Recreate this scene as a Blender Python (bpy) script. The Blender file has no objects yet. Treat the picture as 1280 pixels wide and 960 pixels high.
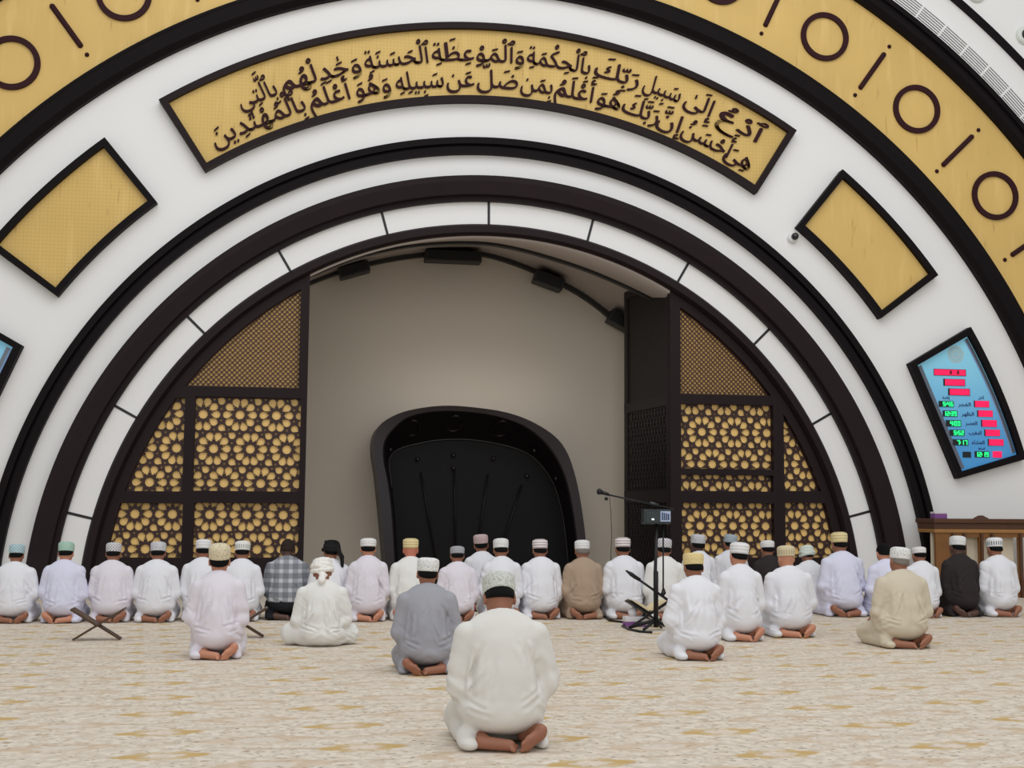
import bpy, bmesh, math, random
import numpy as np
from mathutils import Vector, Matrix

S = bpy.context.scene
COL = S.collection
PI = math.pi

# ------------------------------------------------------------------ camera, light, exposure
F_PX, YAW, PITCH, ROLL = 1600.0, 0.158484, 0.098364, 0.008213
CAM = np.array([-2.42834, -17.0, 1.12])
_cy, _sy = math.cos(YAW), math.sin(YAW)
FWD = np.array([_sy*math.cos(PITCH), _cy*math.cos(PITCH), math.sin(PITCH)])
_r = np.array([_cy, -_sy, 0.0]); _u = np.cross(_r, FWD)
RIGHT = _r*math.cos(ROLL) + _u*math.sin(ROLL)
UP = _u*math.cos(ROLL) - _r*math.sin(ROLL)
cam_data = bpy.data.cameras.new('camera')
cam_data.sensor_fit = 'HORIZONTAL'; cam_data.sensor_width = 36.0
cam_data.lens = F_PX/1280*36; cam_data.clip_end = 200
cam = bpy.data.objects.new('camera', cam_data); COL.objects.link(cam)
cam.matrix_world = Matrix(((RIGHT[0], UP[0], -FWD[0], CAM[0]), (RIGHT[1], UP[1], -FWD[1], CAM[1]),
                           (RIGHT[2], UP[2], -FWD[2], CAM[2]), (0, 0, 0, 1)))
S.camera = cam
S.view_settings.view_transform = 'Standard'; S.view_settings.look = 'None'
S.view_settings.gamma = 1.0; S.view_settings.use_curve_mapping = False
S.view_settings.exposure = 0.0
S.cycles.use_denoising = True
S.cycles.max_bounces = 8

world = bpy.data.worlds.new('world'); S.world = world; world.use_nodes = True
world.node_tree.nodes['Background'].inputs[0].default_value = (0.95, 0.98, 1.0, 1)
world.node_tree.nodes['Background'].inputs[1].default_value = 0.49

def area(name, loc, target, sx, sy, power, color=(1, 1, 1)):
    l = bpy.data.lights.new(name, 'AREA'); l.shape = 'RECTANGLE'; l.size = sx; l.size_y = sy
    l.energy = power; l.color = color
    o = bpy.data.objects.new(name, l); COL.objects.link(o); o.location = loc
    o.rotation_euler = (Vector(target)-Vector(loc)).to_track_quat('-Z', 'Y').to_euler()
    return o
area('hall_ceiling_light', (0, -10.5, 12.5), (0, -6.0, 0), 16, 10, 880, (0.98, 0.99, 1.0))
area('hall_rear_daylight', (-1, -27, 7), (0, 0, 4.0), 22, 8, 850, (0.98, 0.99, 1.0))

# ------------------------------------------------------------------ helpers: photograph directions to places
def P(px, py, y=0.0):
    d = FWD + (px-640)/F_PX*RIGHT + (480-py)/F_PX*UP
    t = (y-CAM[1])/d[1]
    return CAM + t*d
def G(px, py, z=0.0):
    d = FWD + (px-640)/F_PX*RIGHT + (480-py)/F_PX*UP
    t = (z-CAM[2])/d[2]
    return CAM + t*d
ZC = -0.2488                       # centre height of all arches
AX = 90.55                         # direction of the symmetry axis (degrees)

def lin(c):
    return tuple((v/255/12.92 if v/255 <= 0.04045 else ((v/255+0.055)/1.055)**2.4) for v in c)

# ------------------------------------------------------------------ materials
MATS = {}
def mat(name, rgb, rough=0.6, metal=0.0, var=0.06, scale=6.0, bump=0.0, bscale=60.0, sheen=0.0, spec=0.5, emit=None, estr=0.0):
    if name in MATS: return MATS[name]
    m = bpy.data.materials.new(name); m.use_nodes = True
    nt = m.node_tree; N = nt.nodes; L = nt.links
    b = N['Principled BSDF']
    c = lin(rgb)
    tc = N.new('ShaderNodeTexCoord')
    no = N.new('ShaderNodeTexNoise'); no.inputs['Scale'].default_value = scale; no.inputs['Detail'].default_value = 4
    L.new(tc.outputs['Object'], no.inputs['Vector'])
    mx = N.new('ShaderNodeMix'); mx.data_type = 'RGBA'
    mx.inputs[6].default_value = (*[v*(1-var) for v in c], 1); mx.inputs[7].default_value = (*[min(1, v*(1+var)) for v in c], 1)
    L.new(no.outputs['Fac'], mx.inputs[0]); L.new(mx.outputs[2], b.inputs['Base Color'])
    b.inputs['Roughness'].default_value = rough; b.inputs['Metallic'].default_value = metal
    b.inputs['Specular IOR Level'].default_value = spec
    if sheen: b.inputs['Sheen Weight'].default_value = sheen
    if bump:
        n2 = N.new('ShaderNodeTexNoise'); n2.inputs['Scale'].default_value = bscale; n2.inputs['Detail'].default_value = 3
        L.new(tc.outputs['Object'], n2.inputs['Vector'])
        bp = N.new('ShaderNodeBump'); bp.inputs['Strength'].default_value = bump; bp.inputs['Distance'].default_value = 0.01
        L.new(n2.outputs['Fac'], bp.inputs['Height']); L.new(bp.outputs['Normal'], b.inputs['Normal'])
    if emit:
        b.inputs['Emission Color'].default_value = (*lin(emit), 1); b.inputs['Emission Strength'].default_value = estr
    MATS[name] = m
    return m

def nd(nt, typ, **kw):
    n = nt.nodes.new(typ)
    for k, v in kw.items(): setattr(n, k, v)
    return n
def mth(nt, op, a, b=None, c=None):
    n = nt.nodes.new('ShaderNodeMath'); n.operation = op
    for i, v in enumerate((a, b, c)):
        if v is None: continue
        if isinstance(v, (int, float)): n.inputs[i].default_value = v
        else: nt.links.new(v, n.inputs[i])
    return n.outputs[0]
def mixc(nt, f, a, b):
    n = nt.nodes.new('ShaderNodeMix'); n.data_type = 'RGBA'
    for i, v in ((0, f), (6, a), (7, b)):
        if isinstance(v, (int, float)): n.inputs[i].default_value = v
        elif isinstance(v, tuple): n.inputs[i].default_value = (*v, 1) if len(v) == 3 else v
        else: nt.links.new(v, n.inputs[i])
    return n.outputs[2]
def sstep(nt, v, lo, hi):
    n = nt.nodes.new('ShaderNodeMapRange'); n.interpolation_type = 'SMOOTHSTEP'
    nt.links.new(v, n.inputs[0]); n.inputs[1].default_value = lo; n.inputs[2].default_value = hi
    return n.outputs[0]

wall_m = mat('white_wall_paint', (243, 242, 240), 0.7, var=0.012, scale=0.5, bump=0.02, bscale=30)
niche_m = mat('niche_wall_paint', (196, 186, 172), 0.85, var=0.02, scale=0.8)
dark_m = mat('dark_stained_wood', (36, 25, 27), 0.55, var=0.15, scale=3, spec=0.15)
darker_m = mat('black_brown_wood', (21, 16, 18), 0.6, var=0.12, scale=3, spec=0.1)
black_m = mat('black_paint', (22, 20, 20), 0.5, var=0.1)
lattice_m = mat('lattice_wood', (58, 36, 32), 0.5, var=0.2, scale=5, spec=0.35)
fine_m = mat('fine_lattice_wood', (78, 50, 38), 0.55, var=0.15, scale=5, spec=0.35)
mihrab_m = mat('polished_black_wood', (17, 12, 14), 0.4, var=0.1, scale=2, spec=0.3)
script_m = mat('brown_lettering', (52, 23, 27), 0.6, var=0.1, spec=0.15)
metal_m = mat('black_metal', (20, 20, 21), 0.4, metal=0.3)

def gold_mat(name, base, grid):
    m = bpy.data.materials.new(name); m.use_nodes = True; nt = m.node_tree; b = nt.nodes['Principled BSDF']; L = nt.links
    tc = nd(nt, 'ShaderNodeTexCoord')
    n1 = nd(nt, 'ShaderNodeTexNoise'); n1.inputs['Scale'].default_value = 0.9; n1.inputs['Detail'].default_value = 3
    L.new(tc.outputs['Object'], n1.inputs['Vector'])
    mp = nd(nt, 'ShaderNodeMapping'); mp.inputs['Scale'].default_value = (4.5, 1, 0.7); mp.inputs['Rotation'].default_value = (0, 0.7, 0)
    L.new(tc.outputs['Object'], mp.inputs['Vector'])
    n2 = nd(nt, 'ShaderNodeTexNoise'); n2.inputs['Scale'].default_value = 1.4; n2.inputs['Detail'].default_value = 5
    L.new(mp.outputs[0], n2.inputs['Vector'])
    c = lin(base)
    col = mixc(nt, n1.outputs['Fac'], tuple(v*0.86 for v in c), tuple(min(1, v*1.13) for v in c))
    col = mixc(nt, sstep(nt, n2.outputs['Fac'], 0.50, 0.80), col, tuple(min(1, v*k) for v, k in zip(c, (1.12, 1.15, 1.3))))
    spots = nd(nt, 'ShaderNodeTexNoise'); spots.inputs['Scale'].default_value = 3.2; spots.inputs['Detail'].default_value = 2
    L.new(mp.outputs[0], spots.inputs['Vector'])
    col = mixc(nt, mth(nt, 'MULTIPLY', sstep(nt, spots.outputs['Fac'], 0.66, 0.76), 0.35), col, lin((150, 108, 52)))
    if grid:
        sx = nd(nt, 'ShaderNodeSeparateXYZ'); L.new(tc.outputs['Object'], sx.inputs[0])
        s = 2*PI/0.048
        wx = mth(nt, 'SINE', mth(nt, 'MULTIPLY', sx.outputs[0], s)); wz = mth(nt, 'SINE', mth(nt, 'MULTIPLY', sx.outputs[2], s))
        hole = sstep(nt, mth(nt, 'MAXIMUM', wx, wz), 0.35, 0.95)
        col = mixc(nt, mth(nt, 'MULTIPLY', hole, grid), col, lin((128, 88, 36)))
    L.new(col, b.inputs['Base Color']); b.inputs['Roughness'].default_value = 0.5; b.inputs['Specular IOR Level'].default_value = 0.3
    return m
gold_m = gold_mat('gold_veneer_panel', (223, 187, 112), 0.0)
goldgrid_m = gold_mat('gold_perforated_panel', (222, 186, 110), 0.12)
goldback_m = mat('gold_backing_board', (250, 206, 126), 0.5, var=0.05, scale=1.5)
wood_m = mat('oak_brown_wood', (126, 82, 36), 0.45, var=0.25, scale=7)
wood2_m = mat('dark_oak_wood', (82, 48, 24), 0.45, var=0.2, scale=6)
cream_m = mat('cream_board', (232, 220, 196), 0.7)

def carpet_mat():
    m = bpy.data.materials.new('patterned_carpet'); m.use_nodes = True; nt = m.node_tree; b = nt.nodes['Principled BSDF']; L = nt.links
    tc = nd(nt, 'ShaderNodeTexCoord')
    mp = nd(nt, 'ShaderNodeMapping'); mp.inputs['Rotation'].default_value = (0, 0, math.radians(-7))
    L.new(tc.outputs['Object'], mp.inputs['Vector'])
    wn = nd(nt, 'ShaderNodeTexNoise'); wn.inputs['Scale'].default_value = 14; wn.inputs['Detail'].default_value = 2
    L.new(mp.outputs[0], wn.inputs['Vector'])
    va = nd(nt, 'ShaderNodeVectorMath', operation='MULTIPLY_ADD')
    L.new(wn.outputs['Color'], va.inputs[0]); va.inputs[1].default_value = (0.05, 0.05, 0); L.new(mp.outputs[0], va.inputs[2])
    sp = nd(nt, 'ShaderNodeSeparateXYZ'); L.new(va.outputs[0], sp.inputs[0])
    X, Y = sp.outputs[0], sp.outputs[1]
    def cell(v, per, off):
        t = mth(nt, 'ADD', mth(nt, 'DIVIDE', v, per), off)
        return mth(nt, 'MULTIPLY', mth(nt, 'SUBTRACT', mth(nt, 'FRACT', t), 0.5), per)
    base = lin((214, 204, 190))
    # mottled ground
    n1 = nd(nt, 'ShaderNodeTexNoise'); n1.inputs['Scale'].default_value = 16; n1.inputs['Detail'].default_value = 5
    L.new(tc.outputs['Object'], n1.inputs['Vector'])
    col = mixc(nt, sstep(nt, n1.outputs['Fac'], 0.35, 0.65), lin((206, 194, 178)), lin((224, 214, 200)))
    # small dark and grey specks (vine pattern)
    for sc, lo, hi, rgb, seed in ((26, 0.16, 0.30, (150, 136, 122), 0), (11, 0.10, 0.20, (168, 146, 120), 3.3), (17, 0.08, 0.17, (112, 104, 100), 7.7)):
        vo = nd(nt, 'ShaderNodeTexVoronoi'); vo.inputs['Scale'].default_value = sc
        m2 = nd(nt, 'ShaderNodeMapping'); m2.inputs['Location'].default_value = (seed, seed*1.7, 0); m2.inputs['Scale'].default_value = (0.75, 1.0, 1)
        L.new(mp.outputs[0], m2.inputs['Vector']); L.new(m2.outputs[0], vo.inputs['Vector'])
        f = mth(nt, 'SUBTRACT', 1.0, sstep(nt, vo.outputs['Distance'], lo, hi))
        gate = nd(nt, 'ShaderNodeSeparateColor'); L.new(vo.outputs['Color'], gate.inputs[0])
        f = mth(nt, 'MULTIPLY', f, mth(nt, 'GREATER_THAN', gate.outputs[0], 0.45))
        col = mixc(nt, mth(nt, 'MULTIPLY', f, 0.8), col, lin(rgb))
    # lines of trellis
    w = nd(nt, 'ShaderNodeTexNoise'); w.inputs['Scale'].default_value = 9.0; w.inputs['Detail'].default_value = 3
    L.new(mp.outputs[0], w.inputs['Vector'])
    ln = mth(nt, 'ABSOLUTE', mth(nt, 'SUBTRACT', w.outputs['Fac'], 0.5))
    col = mixc(nt, mth(nt, 'MULTIPLY', mth(nt, 'SUBTRACT', 1.0, sstep(nt, ln, 0.0, 0.02)), 0.4), col, lin((186, 158, 122)))
    yb = mth(nt, 'ABSOLUTE', mth(nt, 'SUBTRACT', mth(nt, 'FRACT', mth(nt, 'DIVIDE', mth(nt, 'ADD', Y, mth(nt, 'MULTIPLY', mth(nt, 'SINE', mth(nt, 'MULTIPLY', X, 6.83)), 0.05)), 0.31)), 0.5))
    fb_ = mth(nt, 'MULTIPLY', mth(nt, 'SUBTRACT', 1.0, sstep(nt, yb, 0.03, 0.13)), sstep(nt, w.outputs['Fac'], 0.35, 0.6))
    col = mixc(nt, mth(nt, 'MULTIPLY', fb_, 0.42), col, lin((184, 158, 128)))
    # medallions: gold ones and faint rose ones, staggered
    def medallion(offx, offy, rad, rgb, rgb2, strength, col):
        x = cell(X, 0.92, offx); y = cell(Y, 0.62, offy)
        r = mth(nt, 'SQRT', mth(nt, 'ADD', mth(nt, 'MULTIPLY', x, x), mth(nt, 'MULTIPLY', mth(nt, 'MULTIPLY', y, y), 3.6)))
        th = mth(nt, 'ARCTAN2', y, x)
        pet = mth(nt, 'MULTIPLY', mth(nt, 'COSINE', mth(nt, 'MULTIPLY', th, 8.0)), 0.12)
        rr = mth(nt, 'DIVIDE', r, mth(nt, 'MULTIPLY', mth(nt, 'ADD', pet, 1.0), rad))
        ring = mth(nt, 'MULTIPLY', sstep(nt, rr, 0.42, 0.55), mth(nt, 'SUBTRACT', 1.0, sstep(nt, rr, 0.88, 1.05)))
        ends = mth(nt, 'ADD', 0.30, mth(nt, 'MULTIPLY', mth(nt, 'ABSOLUTE', mth(nt, 'DIVIDE', x, mth(nt, 'MAXIMUM', r, 0.001))), 0.72))
        col = mixc(nt, mth(nt, 'MULTIPLY', mth(nt, 'MULTIPLY', ring, ends), strength), col, lin(rgb))
        core = mth(nt, 'SUBTRACT', 1.0, sstep(nt, rr, 0.30, 0.45))
        return mixc(nt, mth(nt, 'MULTIPLY', core, 0.7), col, lin(rgb2))
    col = medallion(0.2, 0.3, 0.20, (196, 164, 104), (222, 206, 192), 0.9, col)
    col = medallion(0.7, 0.8, 0.25, (200, 172, 140), (214, 202, 190), 0.5, col)
    L.new(col, b.inputs['Base Color']); b.inputs['Roughness'].default_value = 0.95; b.inputs['Specular IOR Level'].default_value = 0.1
    nb = nd(nt, 'ShaderNodeTexNoise'); nb.inputs['Scale'].default_value = 220
    L.new(tc.outputs['Object'], nb.inputs['Vector'])
    bp = nd(nt, 'ShaderNodeBump'); bp.inputs['Strength'].default_value = 0.3; bp.inputs['Distance'].default_value = 0.01
    L.new(nb.outputs['Fac'], bp.inputs['Height']); L.new(bp.outputs['Normal'], b.inputs['Normal'])
    return m

def cloth_mat(name, rgb, var=0.03):
    return mat(name, rgb, 0.85, var=var, scale=4, bump=0.12, bscale=420, spec=0.2)

def plaid_mat():
    m = bpy.data.materials.new('grey_plaid_cotton'); m.use_nodes = True; nt = m.node_tree; b = nt.nodes['Principled BSDF']; L = nt.links
    tc = nd(nt, 'ShaderNodeTexCoord'); sp = nd(nt, 'ShaderNodeSeparateXYZ'); L.new(tc.outputs['Object'], sp.inputs[0])
    def band(o, per, off, lo, hi):
        f = mth(nt, 'FRACT', mth(nt, 'ADD', mth(nt, 'DIVIDE', o, per), off))
        return sstep(nt, mth(nt, 'ABSOLUTE', mth(nt, 'SUBTRACT', f, 0.5)), lo, hi)
    col = lin((148, 150, 156))
    v = band(sp.outputs[0], 0.10, 0.1, 0.16, 0.24); h = band(sp.outputs[2], 0.10, 0.3, 0.16, 0.24)
    c1 = mixc(nt, mth(nt, 'MULTIPLY', v, 0.55), lin((188, 190, 196)), lin((92, 96, 104)))
    c2 = mixc(nt, mth(nt, 'MULTIPLY', h, 0.55), c1, lin((78, 82, 92)))
    L.new(c2, b.inputs['Base Color']); b.inputs['Roughness'].default_value = 0.85
    return m

def cap_mat(name, c1, c2, style):
    m = bpy.data.materials.new(name); m.use_nodes = True; nt = m.node_tree; b = nt.nodes['Principled BSDF']; L = nt.links
    uv = nd(nt, 'ShaderNodeTexCoord'); sp = nd(nt, 'ShaderNodeSeparateXYZ'); L.new(uv.outputs['UV'], sp.inputs[0])
    U, V = sp.outputs[0], sp.outputs[1]
    a, c = lin(c1), lin(c2)
    if style == 'check':
        x = mth(nt, 'SINE', mth(nt, 'MULTIPLY', U, 2*PI*16)); y = mth(nt, 'SINE', mth(nt, 'MULTIPLY', V, 2*PI*2.5))
        f = sstep(nt, mth(nt, 'MULTIPLY', x, y), 0.05, 0.3)
    elif style == 'bars':
        x = mth(nt, 'SINE', mth(nt, 'MULTIPLY', U, 2*PI*22))
        f = mth(nt, 'MULTIPLY', sstep(nt, x, 0.1, 0.5), mth(nt, 'LESS_THAN', mth(nt, 'ABSOLUTE', mth(nt, 'SUBTRACT', V, 0.45)), 0.25))
    elif style == 'bands':
        y = mth(nt, 'SINE', mth(nt, 'MULTIPLY', V, 2*PI*3.0)); f = sstep(nt, y, 0.2, 0.6)
    elif style == 'stitched':
        vo = nd(nt, 'ShaderNodeTexVoronoi'); vo.inputs['Scale'].default_value = 1.0
        mp = nd(nt, 'ShaderNodeMapping'); mp.inputs['Scale'].default_value = (58, 7, 1)
        L.new(uv.outputs['UV'], mp.inputs['Vector']); L.new(mp.outputs[0], vo.inputs['Vector'])
        f = mth(nt, 'MULTIPLY', mth(nt, 'SUBTRACT', 1.0, sstep(nt, vo.outputs['Distance'], 0.15, 0.6)), 0.75)
    else:
        no = nd(nt, 'ShaderNodeTexNoise'); no.inputs['Scale'].default_value = 30
        L.new(uv.outputs['UV'], no.inputs['Vector']); f = mth(nt, 'MULTIPLY', no.outputs['Fac'], 0.3)
    L.new(mixc(nt, f, a, c), b.inputs['Base Color']); b.inputs['Roughness'].default_value = 0.85
    return m

# ------------------------------------------------------------------ mesh helpers
def link(name, me, m=None, parent=None):
    o = bpy.data.objects.new(name, me); COL.objects.link(o)
    if m is not None and me is not None and not me.materials: me.materials.append(m)
    if parent is not None: o.parent = parent
    return o
def empty(name, loc=(0, 0, 0)):
    o = bpy.data.objects.new(name, None); COL.objects.link(o); o.location = loc; o.empty_display_size = 0.1
    return o
def tag(o, label=None, cat=None, group=None, kind=None):
    if label: o['label'] = label
    if cat: o['category'] = cat
    if group: o['group'] = group
    if kind: o['kind'] = kind
    return o
def struct(o, label=None):
    o['kind'] = 'structure'
    if label: o['label'] = label
    return o
def rel(o, parent):
    o.parent = parent; o.matrix_parent_inverse = Matrix.Translation(-Vector(parent.location)); return o
def bm_obj(name, bm, m, parent=None, smooth=False, keep=False):
    bmesh.ops.recalc_face_normals(bm, faces=bm.faces)
    me = bpy.data.meshes.new(name); bm.to_mesh(me); bm.free()
    if smooth: me.shade_smooth()
    o = link(name, me, m)
    if parent is not None: rel(o, parent)
    return o
def box(bm, x0, x1, y0, y1, z0, z1, bev=0.0):
    r = bmesh.ops.create_cube(bm, size=1.0)
    vs = r['verts']
    for v in vs:
        v.co = Vector(((x0+x1)/2+v.co.x*(x1-x0), (y0+y1)/2+v.co.y*(y1-y0), (z0+z1)/2+v.co.z*(z1-z0)))
    if bev:
        es = list({e for v in vs for e in v.link_edges})
        bmesh.ops.bevel(bm, geom=es, offset=bev, segments=2, affect='EDGES', profile=0.7)
def tube(bm, pts, r, seg=10):
    pts = [Vector(p) for p in pts]; n = len(pts)
    rad = r if isinstance(r, (list, tuple)) else [r]*n
    prev = None; rings = []
    for i, p in enumerate(pts):
        t = (pts[min(i+1, n-1)]-pts[max(i-1, 0)]).normalized()
        a = prev if prev is not None else (Vector((0, 0, 1)) if abs(t.z) < 0.9 else Vector((1, 0, 0)))
        x = (a - t*a.dot(t)).normalized(); y = t.cross(x); prev = x
        rings.append([bm.verts.new(p + (x*math.cos(k*2*PI/seg)+y*math.sin(k*2*PI/seg))*rad[i]) for k in range(seg)])
    for i in range(n-1):
        for k in range(seg):
            bm.faces.new((rings[i][k], rings[i][(k+1) % seg], rings[i+1][(k+1) % seg], rings[i+1][k]))
    bm.faces.new(rings[0][::-1]); bm.faces.new(rings[-1])
def arch(bm, prof, n=160, a0=None, a1=None, flat_ends=True):
    """sweep a closed (R, y) profile along the arch; full arches end at the floor"""
    rings = []
    for i in range(n+1):
        ring = []
        for R, y in prof:
            lo = math.asin(min(1, -ZC/R)) if a0 is None else math.radians(a0)
            hi = PI-lo if a1 is None else math.radians(a1)
            a = lo+(hi-lo)*i/n
            ring.append(bm.verts.new((R*math.cos(a), y, ZC+R*math.sin(a))))
        rings.append(ring)
    k = len(prof)
    for i in range(n):
        for j in range(k):
            bm.faces.new((rings[i][j], rings[i][(j+1) % k], rings[i+1][(j+1) % k], rings[i+1][j]))
    bm.faces.new(rings[0]); bm.faces.new(rings[-1][::-1])
def sector_box(bm, R0, R1, a0, a1, y0, y1, n=24):
    arch(bm, [(R0, y0), (R1, y0), (R1, y1), (R0, y1)], n, a0, a1)
def fill2d(name, loops, y, depth, m, parent=None):
    """filled 2-D outline with holes, standing in the x-z plane: front face at y-depth"""
    cu = bpy.data.curves.new(name, 'CURVE'); cu.dimensions = '2D'; cu.fill_mode = 'BOTH'; cu.extrude = depth/2
    for lp in loops:
        s = cu.splines.new('POLY'); s.points.add(len(lp)-1)
        for i, (a, b) in enumerate(lp): s.points[i].co = (a, b, 0, 1)
        s.use_cyclic_u = True
    t = bpy.data.objects.new('tmp', cu); COL.objects.link(t)
    dg = bpy.context.evaluated_depsgraph_get(); dg.update()
    me = bpy.data.meshes.new_from_object(t.evaluated_get(dg))
    bpy.data.objects.remove(t); bpy.data.curves.remove(cu)
    co = np.empty(len(me.vertices)*3, np.float32); me.vertices.foreach_get('co', co); co = co.reshape(-1, 3)
    new = np.stack([co[:, 0], y-depth/2-co[:, 2], co[:, 1]], 1)
    me.vertices.foreach_set('co', new.astype(np.float32).ravel()); me.materials.clear()
    for p in me.polygons: p.use_smooth = False
    me.name = name
    o = link(name, me, m)
    if parent is not None: rel(o, parent)
    return o
def pol(px, py, y=0.0):
    p = P(px, py, y); return math.hypot(p[0], p[2]-ZC), math.degrees(math.atan2(p[2]-ZC, p[0]))

# ------------------------------------------------------------------ setting: floor, wall with its arches
bm = bmesh.new(); bmesh.ops.create_grid(bm, x_segments=8, y_segments=8, size=1)
for v in bm.verts: v.co = Vector((v.co.x*18, -11+v.co.y*15, 0))
struct(bm_obj('floor', bm, carpet_mat()), 'beige patterned carpet with gold medallions')

RE = 5.2467
bm = bmesh.new(); arch(bm, [(RE, 0.0), (15.5, 0.0), (15.5, 0.35), (RE, 0.35)])
struct(bm_obj('wall_front', bm, wall_m), 'white front wall around the great arch')

def moulding(name, prof, m, label):
    bm = bmesh.new(); arch(bm, prof)
    return struct(bm_obj(name, bm, m), label)
moulding('trim_1', [(8.5236, 0.01), (8.5236, -0.10), (8.60, -0.16), (8.76, -0.16), (8.80, -0.12), (8.8354, -0.12), (8.8354, 0.01)], darker_m, 'thick dark arch moulding below the gold band')
moulding('trim_2', [(10.2325, 0.01), (10.2325, -0.12), (10.30, -0.18), (10.36, -0.18), (10.37, -0.12), (10.44, -0.12), (10.46, -0.16), (10.53, -0.16), (10.53, 0.01)], darker_m, 'thick dark arch moulding above the gold band')
moulding('trim_3', [(6.2057, 0.01), (6.2057, -0.10), (6.30, -0.10), (6.31, -0.06), (6.33, -0.06), (6.34, -0.12), (6.4287, -0.12), (6.4287, 0.01)], darker_m, 'narrow dark arch moulding around the white ring')
moulding('trim_4', [(5.5536, 0.01), (5.5536, -0.07), (5.62, -0.07), (5.63, -0.16), (5.80, -0.20), (5.878, -0.20), (5.878, 0.01)], dark_m, 'wide dark arch moulding around the opening')
moulding('trim_5', [(5.10, 0.12), (5.10, 0.02), (5.13, -0.05), (5.22, -0.05), (RE+0.004, 0.0), (RE+0.004, 0.12)], dark_m, 'thin dark rim of the arched opening')
moulding('trim_6', [(11.205, 0.01), (11.205, -0.06), (11.30, -0.06), (11.30, 0.01)], darker_m, 'thin dark arch line beside the downlights')
for k in range(-5, 6):
    a = AX + 15.2*k
    w = 0.18
    bm = bmesh.new(); sector_box(bm, RE-0.002, 5.60, a-w, a+w, -0.006, 0.02, 2)
    struct(bm_obj('trim_joint', bm, black_m))

# ------------------------------------------------------------------ gold ornamental band
band = tag(empty('ornamental_arch_band', (0, 0, 8.0)), 'wide gold arch band with dark rings and bars on the white wall', 'arch band')
bm = bmesh.new(); arch(bm, [(8.83, 0.0), (10.235, 0.0), (10.235, -0.05), (8.83, -0.05)])
bm_obj('gold_panel', bm, gold_m, band)
def disc_ring(R, a, r0, r1, y0, y1, n=48):
    c = Vector((R*math.cos(math.radians(a)), 0, ZC+R*math.sin(math.radians(a))))
    bm = bmesh.new(); rings = []
    for i in range(n):
        t = i*2*PI/n; d = Vector((math.cos(t), 0, math.sin(t)))
        rings.append([bm.verts.new(c+d*r+Vector((0, y, 0))) for r, y in ((r0, y0), (r0, y1), (r1, y1), (r1, y0))])
    for i in range(n):
        for j in range(4):
            bm.faces.new((rings[i][j], rings[i][(j+1) % 4], rings[(i+1) % n][(j+1) % 4], rings[(i+1) % n][j]))
    return bm
def rad(R, a, y=0.0): return Vector((R*math.cos(math.radians(a)), y, ZC+R*math.sin(math.radians(a))))
for k in range(-8, 9):
    a = AX+10.3*k
    bm_obj('ring_ornament', disc_ring(9.50, a, 0.285, 0.36, -0.05, -0.085), script_m, band)
for k in range(-8, 8):
    a = AX+10.3*(k+0.5)
    bm = bmesh.new(); p0, p1 = rad(9.18, a, -0.06), rad(9.83, a, -0.06)
    tube(bm, [p0-(p1-p0)*0.03, p0, p1, p1+(p1-p0)*0.03], [0.018, 0.037, 0.037, 0.018], 10)
    bm_obj('bar_ornament', bm, script_m, band)
    for R in (9.045, 9.975):
        bm = bmesh.new(); bmesh.ops.create_uvsphere(bm, u_segments=10, v_segments=6, radius=0.03)
        c = rad(R, a, -0.055)
        for v in bm.verts: v.co += c
        bm_obj('dot_ornament', bm, script_m, band)

# ------------------------------------------------------------------ ventilation grille
gr = tag(empty('ventilation_grille', rad(10.68, 50)), 'white slotted air grille following the outer dark arch', 'grille')
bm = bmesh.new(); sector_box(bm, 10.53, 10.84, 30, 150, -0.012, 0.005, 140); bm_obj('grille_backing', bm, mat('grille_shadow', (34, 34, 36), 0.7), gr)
bm = bmesh.new()
for i in range(9):
    R = 10.535+i*0.0375
    sector_box(bm, R, R+0.020, 30, 150, -0.028, -0.012, 140)
bm_obj('grille_slat', bm, wall_m, gr)
for a in np.arange(30.9, 150, 2.32):
    bm = bmesh.new(); sector_box(bm, 10.53, 10.855, a-0.075, a+0.075, -0.032, -0.01, 2)
    bm_obj('grille_divider', bm, wall_m, gr)

# ------------------------------------------------------------------ downlights beside the grille
glass_m = mat('frosted_lamp_glass', (222, 226, 218), 0.25, spec=0.6)
for (px, py, lab) in ((1281, 45, 'round white downlight with a dark centre at the right edge'), (1220, -8, 'round white downlight cut by the top edge of the picture')):
    p = P(px, py, 0); loc = Vector(p)
    t = tag(empty('downlight', loc), lab, 'downlight', 'downlights above the arch')
    bm = bmesh.new()
    prof = [(0.145, 0.0), (0.145, -0.02), (0.125, -0.05), (0.085, -0.065), (0.07, -0.05), (0.07, -0.02)]
    def lathe_y(bm, prof, c, n=32, sx=1.0):
        rr = []
        for i in range(n):
            t2 = i*2*PI/n
            rr.append([bm.verts.new((c.x+r*sx*math.cos(t2), c.y+y, c.z+r*math.sin(t2))) for r, y in prof])
        for i in range(n):
            for j in range(len(prof)-1):
                bm.faces.new((rr[i][j], rr[i][j+1], rr[(i+1) % n][j+1], rr[(i+1) % n][j]))
        bm.faces.new([rr[i][0] for i in range(n)]); bm.faces.new([rr[i][-1] for i in range(n)][::-1])
    lathe_y(bm, prof, loc); bm_obj('glass_ring', bm, glass_m, t, True)
    bm = bmesh.new(); lathe_y(bm, [(0.082, -0.055), (0.082, -0.07), (0.05, -0.085), (0.02, -0.09)], loc); bm_obj('lens', bm, black_m, t, True)

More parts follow.
